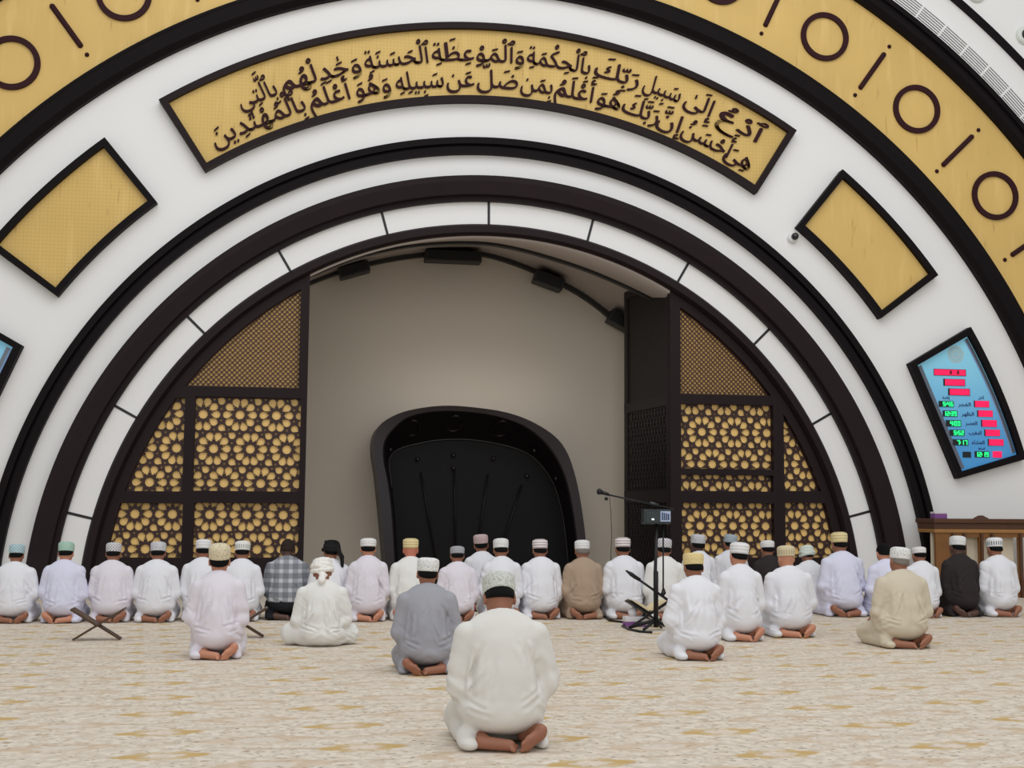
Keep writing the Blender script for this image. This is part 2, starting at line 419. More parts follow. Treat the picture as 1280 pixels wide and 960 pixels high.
# ------------------------------------------------------------------ framed panels in sector shape
def framed(name, label, cat, a0, a1, R0, R1, fm, pm, group=None, fw=0.085, proud=0.13, chord=False):
    t = tag(empty(name, rad((R0+R1)/2, (a0+a1)/2)), label, cat, group)
    n = max(16, int((a1-a0)*1.2))
    def loop(R0, R1, a0, a1):
        pts = [(R1, a0+(a1-a0)*i/n) for i in range(n+1)]+[(R0, a1-(a1-a0)*i/n) for i in range(n+1)]
        if chord: pts = pts[:n+1]+[(R0, a1), (R0, a0)]
        return [(R*math.cos(math.radians(a)), ZC+R*math.sin(math.radians(a))) for R, a in pts]
    da = math.degrees(fw/((R0+R1)/2))
    fill2d('frame', [loop(R0, R1, a0, a1), loop(R0+fw, R1-fw, a0+da, a1-da)], 0.0, proud, fm, t)
    fill2d('panel', [loop(R0+fw*0.5, R1-fw*0.5, a0+da*0.5, a1-da*0.5)], 0.0, 0.05, pm, t)
    return t
banner = framed('calligraphy_panel', 'long curved gold panel with two lines of dark calligraphy in a dark frame', 'calligraphy panel', 57.38, 123.65, 6.925, 8.04, dark_m, gold_mat('gold_banner_panel', (223, 188, 112), 0.10))
framed('gold_wall_panel', 'plain gold perforated panel in a dark frame left of the calligraphy', 'wall panel', 129.77, 144.3, 6.925, 8.0, darker_m, goldgrid_m, 'plain gold panels beside the calligraphy')
framed('gold_wall_panel', 'plain gold panel in a dark frame right of the calligraphy', 'wall panel', 36.55, 51.23, 6.905, 8.005, darker_m, gold_m, 'plain gold panels beside the calligraphy')

# ------------------------------------------------------------------ calligraphy (stock outline glyphs laid on the arc)
import unicodedata
FORMS = {}
for cp in list(range(0xFB50, 0xFB52))+list(range(0xFE80, 0xFEF5)):
    d = unicodedata.decomposition(chr(cp)).split()
    if len(d) == 2 and d[0] in ('<isolated>', '<final>', '<initial>', '<medial>'):
        FORMS.setdefault(chr(int(d[1], 16)), {})[d[0][1:-1]] = chr(cp)
MARKS = '\u064b\u064c\u064d\u064e\u064f\u0650\u0651\u0652\u0670'
def shape_word(w):
    base = []
    for ch in w:
        if ch in MARKS: base[-1][1].append(ch)
        else: base.append([ch, []])
    out = []
    for i, (ch, mk) in enumerate(base):
        f = FORMS.get(ch, {})
        prv = i > 0 and 'initial' in FORMS.get(base[i-1][0], {})
        nxt = i+1 < len(base) and 'final' in FORMS.get(base[i+1][0], {})
        if prv and nxt and 'medial' in f: g = f['medial']
        elif prv and 'final' in f: g = f['final']
        elif nxt and 'initial' in f: g = f['initial']
        else: g = f.get('isolated', ch)
        out.append((g, mk))
    return out[::-1]
_tc = bpy.data.curves.new('tmp_text', 'FONT'); _to = bpy.data.objects.new('tmp_text', _tc); COL.objects.link(_to)
def outline(body, extrude):
    _tc.body = body; _tc.extrude = extrude; _tc.resolution_u = 4; _tc.offset = -0.011
    dg = bpy.context.evaluated_depsgraph_get(); dg.update()
    me = bpy.data.meshes.new_from_object(_to.evaluated_get(dg))
    v = np.array([p.co[:] for p in me.vertices]).reshape(-1, 3); f = [tuple(p.vertices) for p in me.polygons]
    bpy.data.meshes.remove(me)
    return v, f
def splines_minx(body):
    _tc.body = body; _tc.extrude = 0
    dg = bpy.context.evaluated_depsgraph_get(); dg.update()
    c = _to.to_curve(dg)
    s = c.splines[-1]
    pts = s.bezier_points if s.type == 'BEZIER' else s.points
    x = min(p.co[0] for p in pts); _to.to_curve_clear(); return x
GL = {}
def glyph(g, ex=0.03):
    if g not in GL:
        v0, f0 = outline(g, ex); v, f = [], []
        for k in (-1, 0, 1):          # a broad pen: the outline swept along the nib
            f += [tuple(i+len(v0)*(k+1) for i in t) for t in f0]; v.append(v0+np.array([0.015*k, 0.017*k, 0.0008*k]))
        v = np.concatenate(v)
        GL[g] = (v, f, splines_minx(g+'I')-splines_minx('I'))
    return GL[g]
def word_mesh(w, marks=True):
    V = []; Fc = []; x = 0.0
    def put(v, f, dx, dy, s=1.0, rot=0.0):
        base = sum(len(a) for a in V)
        q = v.copy(); c = (q[:, :2].max(0)+q[:, :2].min(0))/2
        if s != 1.0: q[:, :2] = c+(q[:, :2]-c)*s
        V.append(q+np.array([dx, dy, 0])); Fc.extend(tuple(i+base for i in t) for t in f)
    for g, mk in shape_word(w):
        v, f, adv = glyph(g); put(v, f, x, 0)
        top = v[:, 1].max(); bot = v[:, 1].min(); cx = x+(v[:, 0].min()+v[:, 0].max())/2
        up = max(top, 0.38)+0.05; dn = min(bot, 0.0)-0.04
        if marks:
            for m in mk:
                mv, mf, _ = glyph(m)
                mc = (mv[:, 0].max()+mv[:, 0].min())/2
                if m in '\u0650\u064d': put(mv, mf, cx-mc, dn-mv[:, 1].max(), 1.0); dn -= 0.12
                else: put(mv, mf, cx-mc, up-mv[:, 1].min(), 1.0); up += (mv[:, 1].max()-mv[:, 1].min())+0.04
        x += adv
    return np.concatenate(V), Fc, x
def lay_word(w, aR, aL, Rb, size):
    """aR, aL: directions (degrees) of the word's right and left ends; Rb: base line radius"""
    V, Fc, adv = word_mesh(w)
    wid = math.radians(aL-aR)*(Rb+0.12)
    sx = wid/adv
    a = math.radians(aL)-V[:, 0]*sx/(Rb+0.12)
    R = Rb+V[:, 1]*size
    co = np.stack([R*np.cos(a), -0.055-(V[:, 2]+0.03)*0.4, ZC+R*np.sin(a)], 1)
    me = bpy.data.meshes.new('lettering'); me.from_pydata(co.tolist(), [], Fc); me.update()
    o = link('lettering', me, script_m); rel(o, banner)
LINE1 = [('\u0671\u062f\u0652\u0639\u064f', 897, 950, 155), ('\u0625\u0650\u0644\u064e\u0649\u0670', 854, 890, 137), ('\u0633\u064e\u0628\u0650\u064a\u0644\u0650', 803, 850, 118),
         ('\u0631\u064e\u0628\u0651\u0650\u0643\u064e', 741, 800, 95), ('\u0628\u0650\u0671\u0644\u0652\u062d\u0650\u0643\u0652\u0645\u064e\u0629\u0650', 657, 738, 82),
         ('\u0648\u064e\u0671\u0644\u0652\u0645\u064e\u0648\u0652\u0639\u0650\u0638\u064e\u0629\u0650', 538, 656, 74), ('\u0671\u0644\u0652\u062d\u064e\u0633\u064e\u0646\u064e\u0629\u0650', 454, 536, 76),
         ('\u0648\u064e\u062c\u064e\u0670\u062f\u0650\u0644\u0652\u0647\u064f\u0645', 350, 452, 92), ('\u0628\u0650\u0671\u0644\u0651\u064e\u062a\u0650\u064a', 297, 346, 120)]
LINE2 = [('\u0647\u0650\u064a\u064e', 905, 938, 206), ('\u0623\u064e\u062d\u0652\u0633\u064e\u0646\u064f', 851, 912, 186), ('\u0625\u0650\u0646\u0651\u064e', 820, 851, 162),
         ('\u0631\u064e\u0628\u0651\u064e\u0643\u064e', 776, 824, 148), ('\u0647\u064f\u0648\u064e', 744, 776, 135), ('\u0623\u064e\u0639\u0652\u0644\u064e\u0645\u064f', 692, 742, 126),
         ('\u0628\u0650\u0645\u064e\u0646', 649, 691, 119), ('\u0636\u064e\u0644\u0651\u064e', 594, 648, 115), ('\u0639\u064e\u0646', 556, 593, 112),
         ('\u0633\u064e\u0628\u0650\u064a\u0644\u0650\u0647\u0650', 493, 555, 112), ('\u0648\u064e\u0647\u064f\u0648\u064e', 442, 489, 118), ('\u0623\u064e\u0639\u0652\u0644\u064e\u0645\u064f', 385, 438, 128),
         ('\u0628\u0650\u0671\u0644\u0652\u0645\u064f\u0647\u0652\u062a\u064e\u062f\u0650\u064a\u0646\u064e', 264, 382, 160)]
for line, R0_, slope in ((LINE1, 7.515, 0.0020), (LINE2, 7.145, 0.0)):
    for w, xl, xr, yy in line:
        aL = pol(xl, yy)[1]; aR = pol(xr, yy)[1]; Rb = R0_+slope*(90-(aL+aR)/2)
        # the end points lie on the base line arc; correct their direction for it
        def on_arc(px):
            lo, hi = 20.0, 260.0
            for _ in range(40):
                mid = (lo+hi)/2
                if pol(px, mid)[0] > Rb+0.1: lo = mid
                else: hi = mid
            return pol(px, lo)[1]
        lay_word(w, on_arc(xr), on_arc(xl), Rb, 0.35)

# ------------------------------------------------------------------ prayer time boards
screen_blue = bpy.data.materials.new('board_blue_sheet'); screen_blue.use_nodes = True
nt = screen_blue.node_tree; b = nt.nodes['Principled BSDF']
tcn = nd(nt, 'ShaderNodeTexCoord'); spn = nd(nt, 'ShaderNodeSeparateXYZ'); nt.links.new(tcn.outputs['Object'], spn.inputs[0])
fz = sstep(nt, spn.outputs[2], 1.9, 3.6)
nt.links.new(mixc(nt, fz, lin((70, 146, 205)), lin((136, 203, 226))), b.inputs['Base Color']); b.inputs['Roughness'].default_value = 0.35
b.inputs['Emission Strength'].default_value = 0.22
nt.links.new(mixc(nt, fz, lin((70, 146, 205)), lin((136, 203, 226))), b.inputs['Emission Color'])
red_m = mat('red_led_display', (200, 20, 60), 0.4, emit=(255, 8, 84), estr=0.9)
green_m = mat('green_led_segment', (30, 200, 110), 0.4, emit=(40, 255, 150), estr=0.95)
led_m = mat('led_window', (18, 26, 30), 0.3)
navy_m = mat('navy_print', (40, 56, 110), 0.6)
chrome_m = mat('grey_edge_strip', (112, 118, 130), 0.3, metal=0.4)
lb_m = mat('pale_blue_edge', (140, 170, 220), 0.4)
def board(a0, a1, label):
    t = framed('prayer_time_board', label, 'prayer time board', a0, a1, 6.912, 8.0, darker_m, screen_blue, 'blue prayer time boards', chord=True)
    n = 20
    for R0, R1, mm, ch in ((7.005, 7.03, lb_m, True), (7.035, 7.085, chrome_m, True), (7.86, 7.905, chrome_m, False), (7.845, 7.86, lb_m, False)):
        k = 1 if ch else n; A0, A1 = a0+0.9, a1-0.9
        lp = [(R1, A0+(A1-A0)*i/k) for i in range(k+1)]+[(R0, A1-(A1-A0)*i/k) for i in range(k+1)]
        fill2d('edge_strip', [[(R*math.cos(math.radians(a)), ZC+R*math.sin(math.radians(a))) for R, a in lp]], -0.05, 0.005, mm, t)
    return t
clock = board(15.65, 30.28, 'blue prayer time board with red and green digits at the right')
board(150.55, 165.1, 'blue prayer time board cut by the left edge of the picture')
def dbox(px0, px1, py0, py1, y0, y1, m, name, parent):
    a = P(px0, py0, y1); c = P(px1, py1, y1)
    bm = bmesh.new(); box(bm, a[0], c[0], y1, y0, c[2], a[2], 0.004); return bm_obj(name, bm, m, parent)
for x0, x1, y0, y1 in ((1168, 1207, 461.5, 469.5), (1180, 1206, 474, 482), (1186, 1212, 486, 494)):
    dbox(x0-0.7, x1+0.7, y0-0.7, y1+0.7, -0.05, -0.06, led_m, 'display_window', clock)
    dbox(x0+(1.5 if x0 > 1170 else 0), x1, y0, y1, -0.06, -0.066, red_m, 'red_display', clock)
dbox(1187, 1190, 463, 468, -0.066, -0.068, mat('dim_led', (120, 10, 40), 0.5), 'dim_led_character', clock)
dbox(1196, 1199, 463, 468, -0.066, -0.068, MATS['dim_led'], 'dim_led_character', clock)
SEG = {'0': 'abcdef', '1': 'bc', '2': 'abged', '3': 'abgcd', '4': 'fgbc', '5': 'afgcd', '6': 'afgedc', '7': 'abc', '8': 'abcdefg', '9': 'abcdfg', ' ': ''}
def digits(txt, px0, px1, py0, py1, parent):
    dbox(px0, px1, py0, py1, -0.05, -0.06, led_m, 'display_window', parent)
    a = P(px0, py0, -0.062); c = P(px1, py1, -0.062)
    W = (c[0]-a[0])*0.9; H = (a[2]-c[2])*0.76; x = a[0]+W*0.05; z0 = c[2]+H*0.15
    slots = [0.0, 0.25, 0.55, 0.80]; dw = W*0.19; th = 0.013
    bm = bmesh.new()
    for ch, s in zip(txt, slots):
        xl, xr = x+W*s, x+W*s+dw; zm = z0+H/2; zt = z0+H
        R = {'a': (xl, xr, zt-th, zt), 'g': (xl, xr, zm-th/2, zm+th/2), 'd': (xl, xr, z0, z0+th),
             'f': (xl, xl+th, zm, zt), 'b': (xr-th, xr, zm, zt), 'e': (xl, xl+th, z0, zm), 'c': (xr-th, xr, z0, zm)}
        for sg in SEG[ch]:
            q = R[sg]; box(bm, q[0], q[1], -0.066, -0.06, q[2], q[3])
    for zz in (0.35, 0.65):
        xx = x+W*0.49; box(bm, xx-0.006, xx+0.006, -0.066, -0.06, z0+H*zz-0.006, z0+H*zz+0.006)
    bm_obj('green_digits', bm, green_m, parent)
def flat_text(w, px0, px1, py, size, m, parent, arabic=True):
    if arabic: V, Fc, adv = word_mesh(w, False)
    else:
        V, Fc = outline(w, 0.03); V = V-np.array([V[:, 0].min(), 0, 0]); adv = V[:, 0].max()
    a = P(px0, py, -0.055); c = P(px1, py, -0.055)
    sx = (c[0]-a[0])/adv
    co = np.stack([a[0]+V[:, 0]*sx, -0.052-(V[:, 2]+0.03)*0.1, a[2]+V[:, 1]*size], 1)
    me = bpy.data.meshes.new('printed_word'); me.from_pydata(co.tolist(), [], Fc); me.update()
    rel(link('printed_word', me, m), parent)
rows = [(' 546', 1173.5, 1192.5, 501, 509, '\u0627\u0644\u0641\u062c\u0631', 1198, 1214, 507.5, 1218, 1236.5), ('1239', 1178.5, 1197, 513, 521, '\u0627\u0644\u0638\u0647\u0631', 1202, 1218, 519.5, 1222, 1241),
        (' 400', 1182.5, 1201.5, 525, 533.5, '\u0627\u0644\u0639\u0635\u0631', 1207, 1222, 531, 1227, 1246), (' 552', 1187, 1206, 537, 545, '\u0627\u0644\u0645\u063a\u0631\u0628', 1211, 1227, 543, 1231, 1250),
        (' 717', 1191, 1210.5, 549, 557, '\u0627\u0644\u0639\u0634\u0627\u0621', 1215, 1231, 555, 1235.5, 1254.5)]
for tx, x0, x1, y0, y1, w, tx0, tx1, ty, rx0, rx1 in rows:
    digits(tx, x0, x1, y0, y1, clock)
    flat_text(w, tx0, tx1, ty, 0.075, navy_m, clock)
    dbox(rx0-0.5, rx1+0.3, y0-0.3, y1+0.3, -0.05, -0.06, led_m, 'display_window', clock)
    dbox(rx0+1, rx1, y0, y1, -0.06, -0.066, red_m, 'red_display', clock)
digits('1219', 1218.5, 1237, 564, 572, clock)
dbox(1203.5, 1214, 564.5, 572, -0.05, -0.06, led_m, 'display_window', clock)
dbox(1241.5, 1252.5, 564, 572, -0.05, -0.066, red_m, 'red_display', clock)
flat_text('\u0625\u0642\u0627\u0645\u0629', 1178, 1187, 498.5, 0.05, navy_m, clock)
flat_text('\u0623\u0630\u0627\u0646', 1223, 1230, 498.5, 0.05, navy_m, clock)
flat_text('\u0627\u0644\u0633\u0627\u0639\u0629', 1223, 1231, 562, 0.045, navy_m, clock)
emb = P(1194.5, 443, -0.05)
emblem_m = mat('faded_emblem_print', (176, 205, 212), 0.5, var=0.1, scale=20)
emblem2_m = mat('pale_emblem_print', (150, 205, 224), 0.5)
for k, (r1, mm) in enumerate(((0.125, emblem_m), (0.095, emblem2_m), (0.075, emblem_m), (0.04, emblem2_m), (0.018, emblem_m))):
    bm = bmesh.new(); lathe_y(bm, [(r1, -0.0002), (r1, -0.002-0.0012*k)], Vector(emb), 32); bm_obj('emblem_ring', bm, mm, clock)
_tm = _to.data; bpy.data.objects.remove(_to); bpy.data.curves.remove(_tm)

# ------------------------------------------------------------------ wall camera
p = Vector(P(990, 298, 0))
t = tag(empty('wall_camera', p), 'small black and white dome camera on the white wall by the right gold panel', 'camera')
bm = bmesh.new(); lathe_y(bm, [(0.075, 0.0), (0.075, -0.03), (0.06, -0.06), (0.045, -0.065)], p); bm_obj('mount', bm, mat('white_plastic', (232, 232, 230), 0.4), t, True)
bm = bmesh.new(); bmesh.ops.create_uvsphere(bm, u_segments=20, v_segments=12, radius=0.052)
for v in bm.verts: v.co += p+Vector((0.012, -0.085, 0.012))
bm_obj('lens_dome', bm, mat('black_gloss', (18, 20, 22), 0.12, spec=0.7), t, True)

# ------------------------------------------------------------------ carved screens inside the opening
YS = 0.14
RS = 5.12
def clip_convex(poly, clip):
    out = poly
    n = len(clip)
    for i in range(n):
        ax, az = clip[i]; bx, bz = clip[(i+1) % n]
        inp, out = out, []
        if not inp: break
        def side(q): return (bx-ax)*(q[1]-az)-(bz-az)*(q[0]-ax)
        for j in range(len(inp)):
            c, d = inp[j], inp[(j+1) % len(inp)]
            sc, sd = side(c), side(d)
            if sc >= 0: out.append(c)
            if (sc >= 0) != (sd >= 0):
                tt = sc/(sc-sd); out.append((c[0]+(d[0]-c[0])*tt, c[1]+(d[1]-c[1])*tt))
    return out
def area2(p): return 0.5*sum(p[i][0]*p[(i+1) % len(p)][1]-p[(i+1) % len(p)][0]*p[i][1] for i in range(len(p)))
def circle_poly(R, n=360): return [(R*math.cos(2*PI*i/n), ZC+R*math.sin(2*PI*i/n)) for i in range(n)]
def region(x0, x1, z0, z1, R):
    return clip_convex([(x0, z0), (x1, z0), (x1, z1), (x0, z1)], circle_poly(R))
def clip_region(poly, x0, x1, z0, z1, R):
    # rectangle and circle clip of a small convex hole
    p = clip_convex(poly, [(x0, z0), (x1, z0), (x1, z1), (x0, z1)])
    if not p: return p
    if all(math.hypot(x, z-ZC) <= R for x, z in p): return p
    if all(math.hypot(x, z-ZC) > R for x, z in p): return []
    cx = sum(q[0] for q in p)/len(p); cz = sum(q[1] for q in p)/len(p)
    a = math.atan2(cz-ZC, cx)
    arc = [(R*math.cos(a+d), ZC+R*math.sin(a+d)) for d in np.linspace(-0.06, 0.06, 9)]
    big = [(0, ZC)]+arc
    return clip_convex(p, big)
PXM = 17.14/1600
def drop(cx, cz, ang, r_in, r_out, w, n=10):
    """petal hole: point towards the centre, round outside"""
    pts = [(r_in, 0)]
    rc = r_out-w
    for i in range(n+1):
        t = -1.95+3.9*i/n
        pts.append((rc+w*math.cos(t), w*math.sin(t)))
    c, s = math.cos(ang), math.sin(ang)
    return [(cx+x*c-y*s, cz+x*s+y*c) for x, y in pts]
def ngon(cx, cz, r, n, a0=0.0): return [(cx+r*math.cos(a0+2*PI*i/n), cz+r*math.sin(a0+2*PI*i/n)) for i in range(n)]
A_ = 44*PXM; V1 = (A_, 0.0); V2 = (A_*math.cos(math.radians(-72)), A_*math.sin(math.radians(-72)))
def girih_holes(x0, x1, z0, z1, R, ox, oz):
    holes = []; small = []
    def put(poly, amin=4e-5):
        c = clip_region(poly, x0, x1, z0, z1, R)
        if len(c) >= 3 and abs(area2(c)) > amin: holes.append(c)
    px = PXM
    for i in range(-14, 15):
        for j in range(-10, 11):
            cx = ox+i*V1[0]+j*V2[0]; cz = oz+i*V1[1]+j*V2[1]
            if cx < x0-0.5 or cx > x1+0.5 or cz < z0-0.5 or cz > z1+0.5: continue
            put([(cx+(5.9 if k % 2 else 5.2)*px*math.cos(k*PI/10), cz+(5.9 if k % 2 else 5.2)*px*math.sin(k*PI/10)) for k in range(20)])
            for k in range(10):
                a = k*PI/5
                put(drop(cx, cz, a, 8.6*px, 20.6*px, 4.7*px))
                b = a+PI/10
                put(ngon(cx+12.0*px*math.cos(b), cz+12.0*px*math.sin(b), 1.25*px, 4, b), 1e-5)
                sx_, sz_ = cx+22.6*px*math.cos(b), cz+22.6*px*math.sin(b)
                if all((sx_-u_)**2+(sz_-w_)**2 > (3.6*px)**2 for u_, w_ in small):
                    small.append((sx_, sz_)); put(ngon(sx_, sz_, 1.5*px, 5, b), 1e-5)
            for s in (1, -1):   # extra petals along the long diagonal of the rhombus
                a = math.radians(-36 if s > 0 else 144)
                c2x, c2z = cx+s*(V1[0]+V2[0])/2, cz+s*(V1[1]+V2[1])/2
                put(drop(c2x, c2z, a+PI, 2.0*px, 12.4*px, 4.4*px))
    return holes
def fine_holes(x0, x1, z0, z1, R):
    holes = []; p = 6.2*PXM
    for i in range(int((x1-x0)/p)+2):
        for j in range(int((z1-z0)/p)+2):
            for d in (0, 0.5):
                c = clip_region(ngon(x0+(i+d)*p, z0+(j+d)*p, 1.9*PXM, 6), x0, x1, z0, z1, R)
                if len(c) >= 3 and abs(area2(c)) > 2e-4: holes.append(c)
    return holes
def screen(label, side, outer, panels, fines):
    """outer: (x0,x1,z0,z1) of the wooden frame, clipped by the arch"""
    t = tag(empty('carved_screen', ((outer[0]+outer[1])/2, YS, 0)), label, 'carved screen', 'carved screens in the great arch')
    regs = [region(*q, RS-0.14) for q, _ in panels]+[region(*q, RS-0.14) for q in fines]
    fill2d('frame', [region(*outer, RS)]+regs, YS+0.06, 0.14, dark_m, t)
    for (q, off), rg in zip(panels, regs):
        big = (q[0]-0.02, q[1]+0.02, q[2]-0.02, q[3]+0.02)
        fill2d('lattice_panel', [region(*big, RS-0.13)]+girih_holes(*q, RS-0.15, *off), YS+0.028, 0.022, lattice_m, t)
    for q in fines:
        big = (q[0]-0.02, q[1]+0.02, q[2]-0.02, q[3]+0.02)
        fill2d('fine_lattice_panel', [region(*big, RS-0.13)]+fine_holes(*q, RS-0.15), YS+0.02, 0.012, fine_m, t)
    fill2d('backing_panel', [region(outer[0]+0.02, outer[1]-0.02, outer[2], outer[3], RS-0.02)], YS+0.055, 0.02, goldback_m, t)
    return t
def q4(px0, px1, py0, py1, pm=None):
    """bounds on the screen plane from four photograph edges"""
    mx, my = (px0+px1)/2, (py0+py1)/2
    return (P(px0, my, YS-0.02)[0], P(px1, my, YS-0.02)[0], P(mx, py1, YS-0.02)[2], P(mx, py0, YS-0.02)[2])
def off(px, py): p_ = P(px, py, YS); return (p_[0], p_[2])
xs = P(383.5, 520, YS-0.08)[0]
L_outer = (-RS, xs, 0.0, 6.0)
def fix(q, x0=None, x1=None): return (q[0] if x0 is None else x0, q[1] if x1 is None else x1, q[2], q[3])
screen('tall carved wooden lattice screen filling the left of the great arch', -1, L_outer,
       [(q4(243, 375, 497, 614), off(254, 517.5)), (fix(q4(150, 230, 497, 614), -RS), off(254, 517.5)),
        (q4(242, 373, 629, 697), off(262, 643)), (fix(q4(120, 228, 629, 697), -RS), off(262, 643))],
       [fix(q4(200, 375, 340, 484), -RS)])
xr = P(838, 520, YS-0.08)[0]
screen('tall carved wooden lattice screen filling the right of the great arch', 1, (xr, RS, 0.0, 6.0),
       [(q4(850, 965, 506, 586.5), off(878, 539.5)), (q4(850, 965, 594, 614), off(878, 539.5)), (fix(q4(978, 1040, 506, 614), None, RS), off(995, 540)),
        (q4(851, 966, 629, 697), off(876, 657)), (fix(q4(980, 1060, 629, 697), None, RS), off(994, 657))],
       [fix(q4(849, 1000, 350, 494.5), None, RS)])

# ------------------------------------------------------------------ niche behind the opening
YB = 2.75
def curve_pts(pix, y, n=60):
    pts = np.array([P(a, b2, y) for a, b2 in pix])
    s = np.concatenate([[0], np.cumsum(np.linalg.norm(np.diff(pts, axis=0), axis=1))])
    # smooth resample (Catmull-Rom through the points)
    u = np.linspace(0, s[-1], n); out = []
    for uu in u:
        i = min(max(np.searchsorted(s, uu)-1, 0), len(s)-2); tt = (uu-s[i])/(s[i+1]-s[i])
        p0, p1, p2, p3 = pts[max(i-1, 0)], pts[i], pts[i+1], pts[min(i+2, len(s)-1)]
        out.append(0.5*((2*p1)+(-p0+p2)*tt+(2*p0-5*p1+4*p2-p3)*tt**2+(-p0+3*p1-3*p2+p3)*tt**3))
    return [Vector(o) for o in out]
def loft(bm, curves, close_v=False):
    rows = [[bm.verts.new(p_) for p_ in c] for c in curves]
    for a, b2 in zip(rows[:-1], rows[1:]):
        for i in range(len(a)-1): bm.faces.new((a[i], a[i+1], b2[i+1], b2[i]))
    return rows
xl, xrr = P(380, 520, 0.0)[0], P(840.5, 520, 0.2)[0]+0.02
aL = math.acos(xl/5.10)-0.0; aR = math.acos((xrr+0.55)/5.10)
front = [Vector((5.11*math.cos(aL+(aR-aL)*i/59), 0.06, ZC+5.11*math.sin(aL+(aR-aL)*i/59))) for i in range(60)]
midc = curve_pts([(384, 341), (440, 318.5), (482, 307.5), (510, 302.5), (545, 299), (580, 298), (610, 299.5), (640, 304.5), (675, 313.5), (715, 326), (750, 339), (797, 360), (850, 387)], 1.0)
backc = curve_pts([(383, 351), (420, 337), (460, 326), (500, 318), (540, 313.5), (575, 312), (605, 314), (640, 324), (670, 336), (700, 350), (735, 371), (765, 395), (783, 411), (840, 460)], YB)
mid2 = []
for a_, b_ in zip(curve_pts([(384, 341), (440, 318.5), (482, 307.5), (510, 302.5), (545, 299), (580, 298), (610, 299.5), (640, 304.5), (675, 313.5), (715, 326), (750, 339), (797, 358), (850, 380)], 2.08),
                  curve_pts([(383, 351), (420, 337), (460, 326), (500, 318), (540, 313.5), (575, 312), (605, 314), (640, 324), (670, 336), (700, 350), (735, 371), (765, 395), (783, 411), (840, 460)], 2.08)):
    mid2.append(a_*0.86+b_*0.14)
bm = bmesh.new(); loft(bm, [front, midc, mid2, backc])
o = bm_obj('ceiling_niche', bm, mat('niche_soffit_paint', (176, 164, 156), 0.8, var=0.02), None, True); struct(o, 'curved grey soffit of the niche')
sol = o.modifiers.new('solid', 'SOLIDIFY'); sol.thickness = 0.04
bm = bmesh.new()
bot = [Vector((p_.x, YB, -0.0)) for p_ in backc]
xe0, xe1 = xl-0.1, xrr+0.3
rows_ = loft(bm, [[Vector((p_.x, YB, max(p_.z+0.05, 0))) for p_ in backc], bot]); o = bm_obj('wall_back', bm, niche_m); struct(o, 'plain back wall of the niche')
sol = o.modifiers.new('solid', 'SOLIDIFY'); sol.thickness = 0.05; sol.offset = 1
def strip(name, curve, dz, y0, y1, m, label):
    bm = bmesh.new()
    a = [Vector((p_.x, y0, p_.z+0.02)) for p_ in curve]; b2 = [Vector((p_.x, y0, p_.z-dz)) for p_ in curve]
    c = [Vector((p_.x, y1, p_.z-dz)) for p_ in curve]; d = [Vector((p_.x, y1, p_.z+0.02)) for p_ in curve]
    loft(bm, [a, b2, c, d, a]); return struct(bm_obj(name, bm, m), label)
strip('trim_7', backc, 0.10, YB-0.12, YB+0.01, black_m, 'black cornice along the niche vault')
strip('trim_8', midc, 0.085, 0.95, 1.05, black_m, 'black rib across the niche vault')
# left reveal and right reveal
bm = bmesh.new(); box(bm, xl-0.12, xl-0.02, 0.27, YB, 0, 4.45); struct(bm_obj('wall_niche_left', bm, niche_m))
rev = tag(empty('panelled_reveal', (xrr, 1.4, 0)), 'dark panelled wooden reveal on the right side of the niche', 'wooden reveal')
xv = xrr-0.02
YE = 2.05
ztop_b = P(782, 366, YE)[2]; ztop_f = ztop_b
fx, bx_ = xv, P(782, 500, YE)[0]
def rvp(u, z, d):           # point on the reveal: u from its front edge to its back edge, d towards the niche
    dx, dy = bx_-fx, YE-0.27; L_ = math.hypot(dx, dy)
    return Vector((fx+dx*u-dy/L_*d, 0.27+dy*u+dx/L_*d, z))
def rbox(bm, u0, u1, z0, z1, d0, d1):
    q = [bm.verts.new(rvp(u, z, d)) for u in (u0, u1) for z in (z0, z1) for d in (d0, d1)]
    for f in ((0, 1, 3, 2), (4, 6, 7, 5), (0, 4, 5, 1), (2, 3, 7, 6), (0, 2, 6, 4), (1, 5, 7, 3)): bm.faces.new([q[i] for i in f])
bm = bmesh.new(); rbox(bm, 0, 1, 0, ztop_b, -0.10, 0.0); bm_obj('board', bm, mat('reveal_wood', (34, 28, 28), 0.5, spec=0.25), rev)
rz = lambda py: P(840, py, 0.27)[2]
bm = bmesh.new()
for z0, z1 in ((rz(506), rz(493)), (rz(628), rz(612)), (ztop_b-0.12, ztop_b-0.0), (0.0, 0.25)): rbox(bm, 0, 1, z0, z1, 0, 0.025)
for u0, u1 in ((0, 0.07), (0.93, 1)): rbox(bm, u0, u1, 0.25, ztop_b-0.12, 0, 0.022)
bm_obj('frame', bm, mat('reveal_frame_wood', (42, 35, 35), 0.5, spec=0.25), rev)
bm = bmesh.new()
for z0, z1, n in ((rz(611), rz(507), 9), (0.3, rz(629), 12)):
    for i in range(n):
        zz = z0+(z1-z0)*(i+0.5)/n; rbox(bm, 0.08, 0.92, zz-0.012, zz+0.012, 0, 0.010)
        for k in range(12):
            uu = 0.1+0.78*(k+(0.5 if i % 2 else 0.1))/12; rbox(bm, uu, uu+0.03, zz-0.05, zz+0.05, 0, 0.016)
bm_obj('carved_relief', bm, mat('reveal_relief_wood', (30, 25, 25), 0.45, spec=0.3), rev)
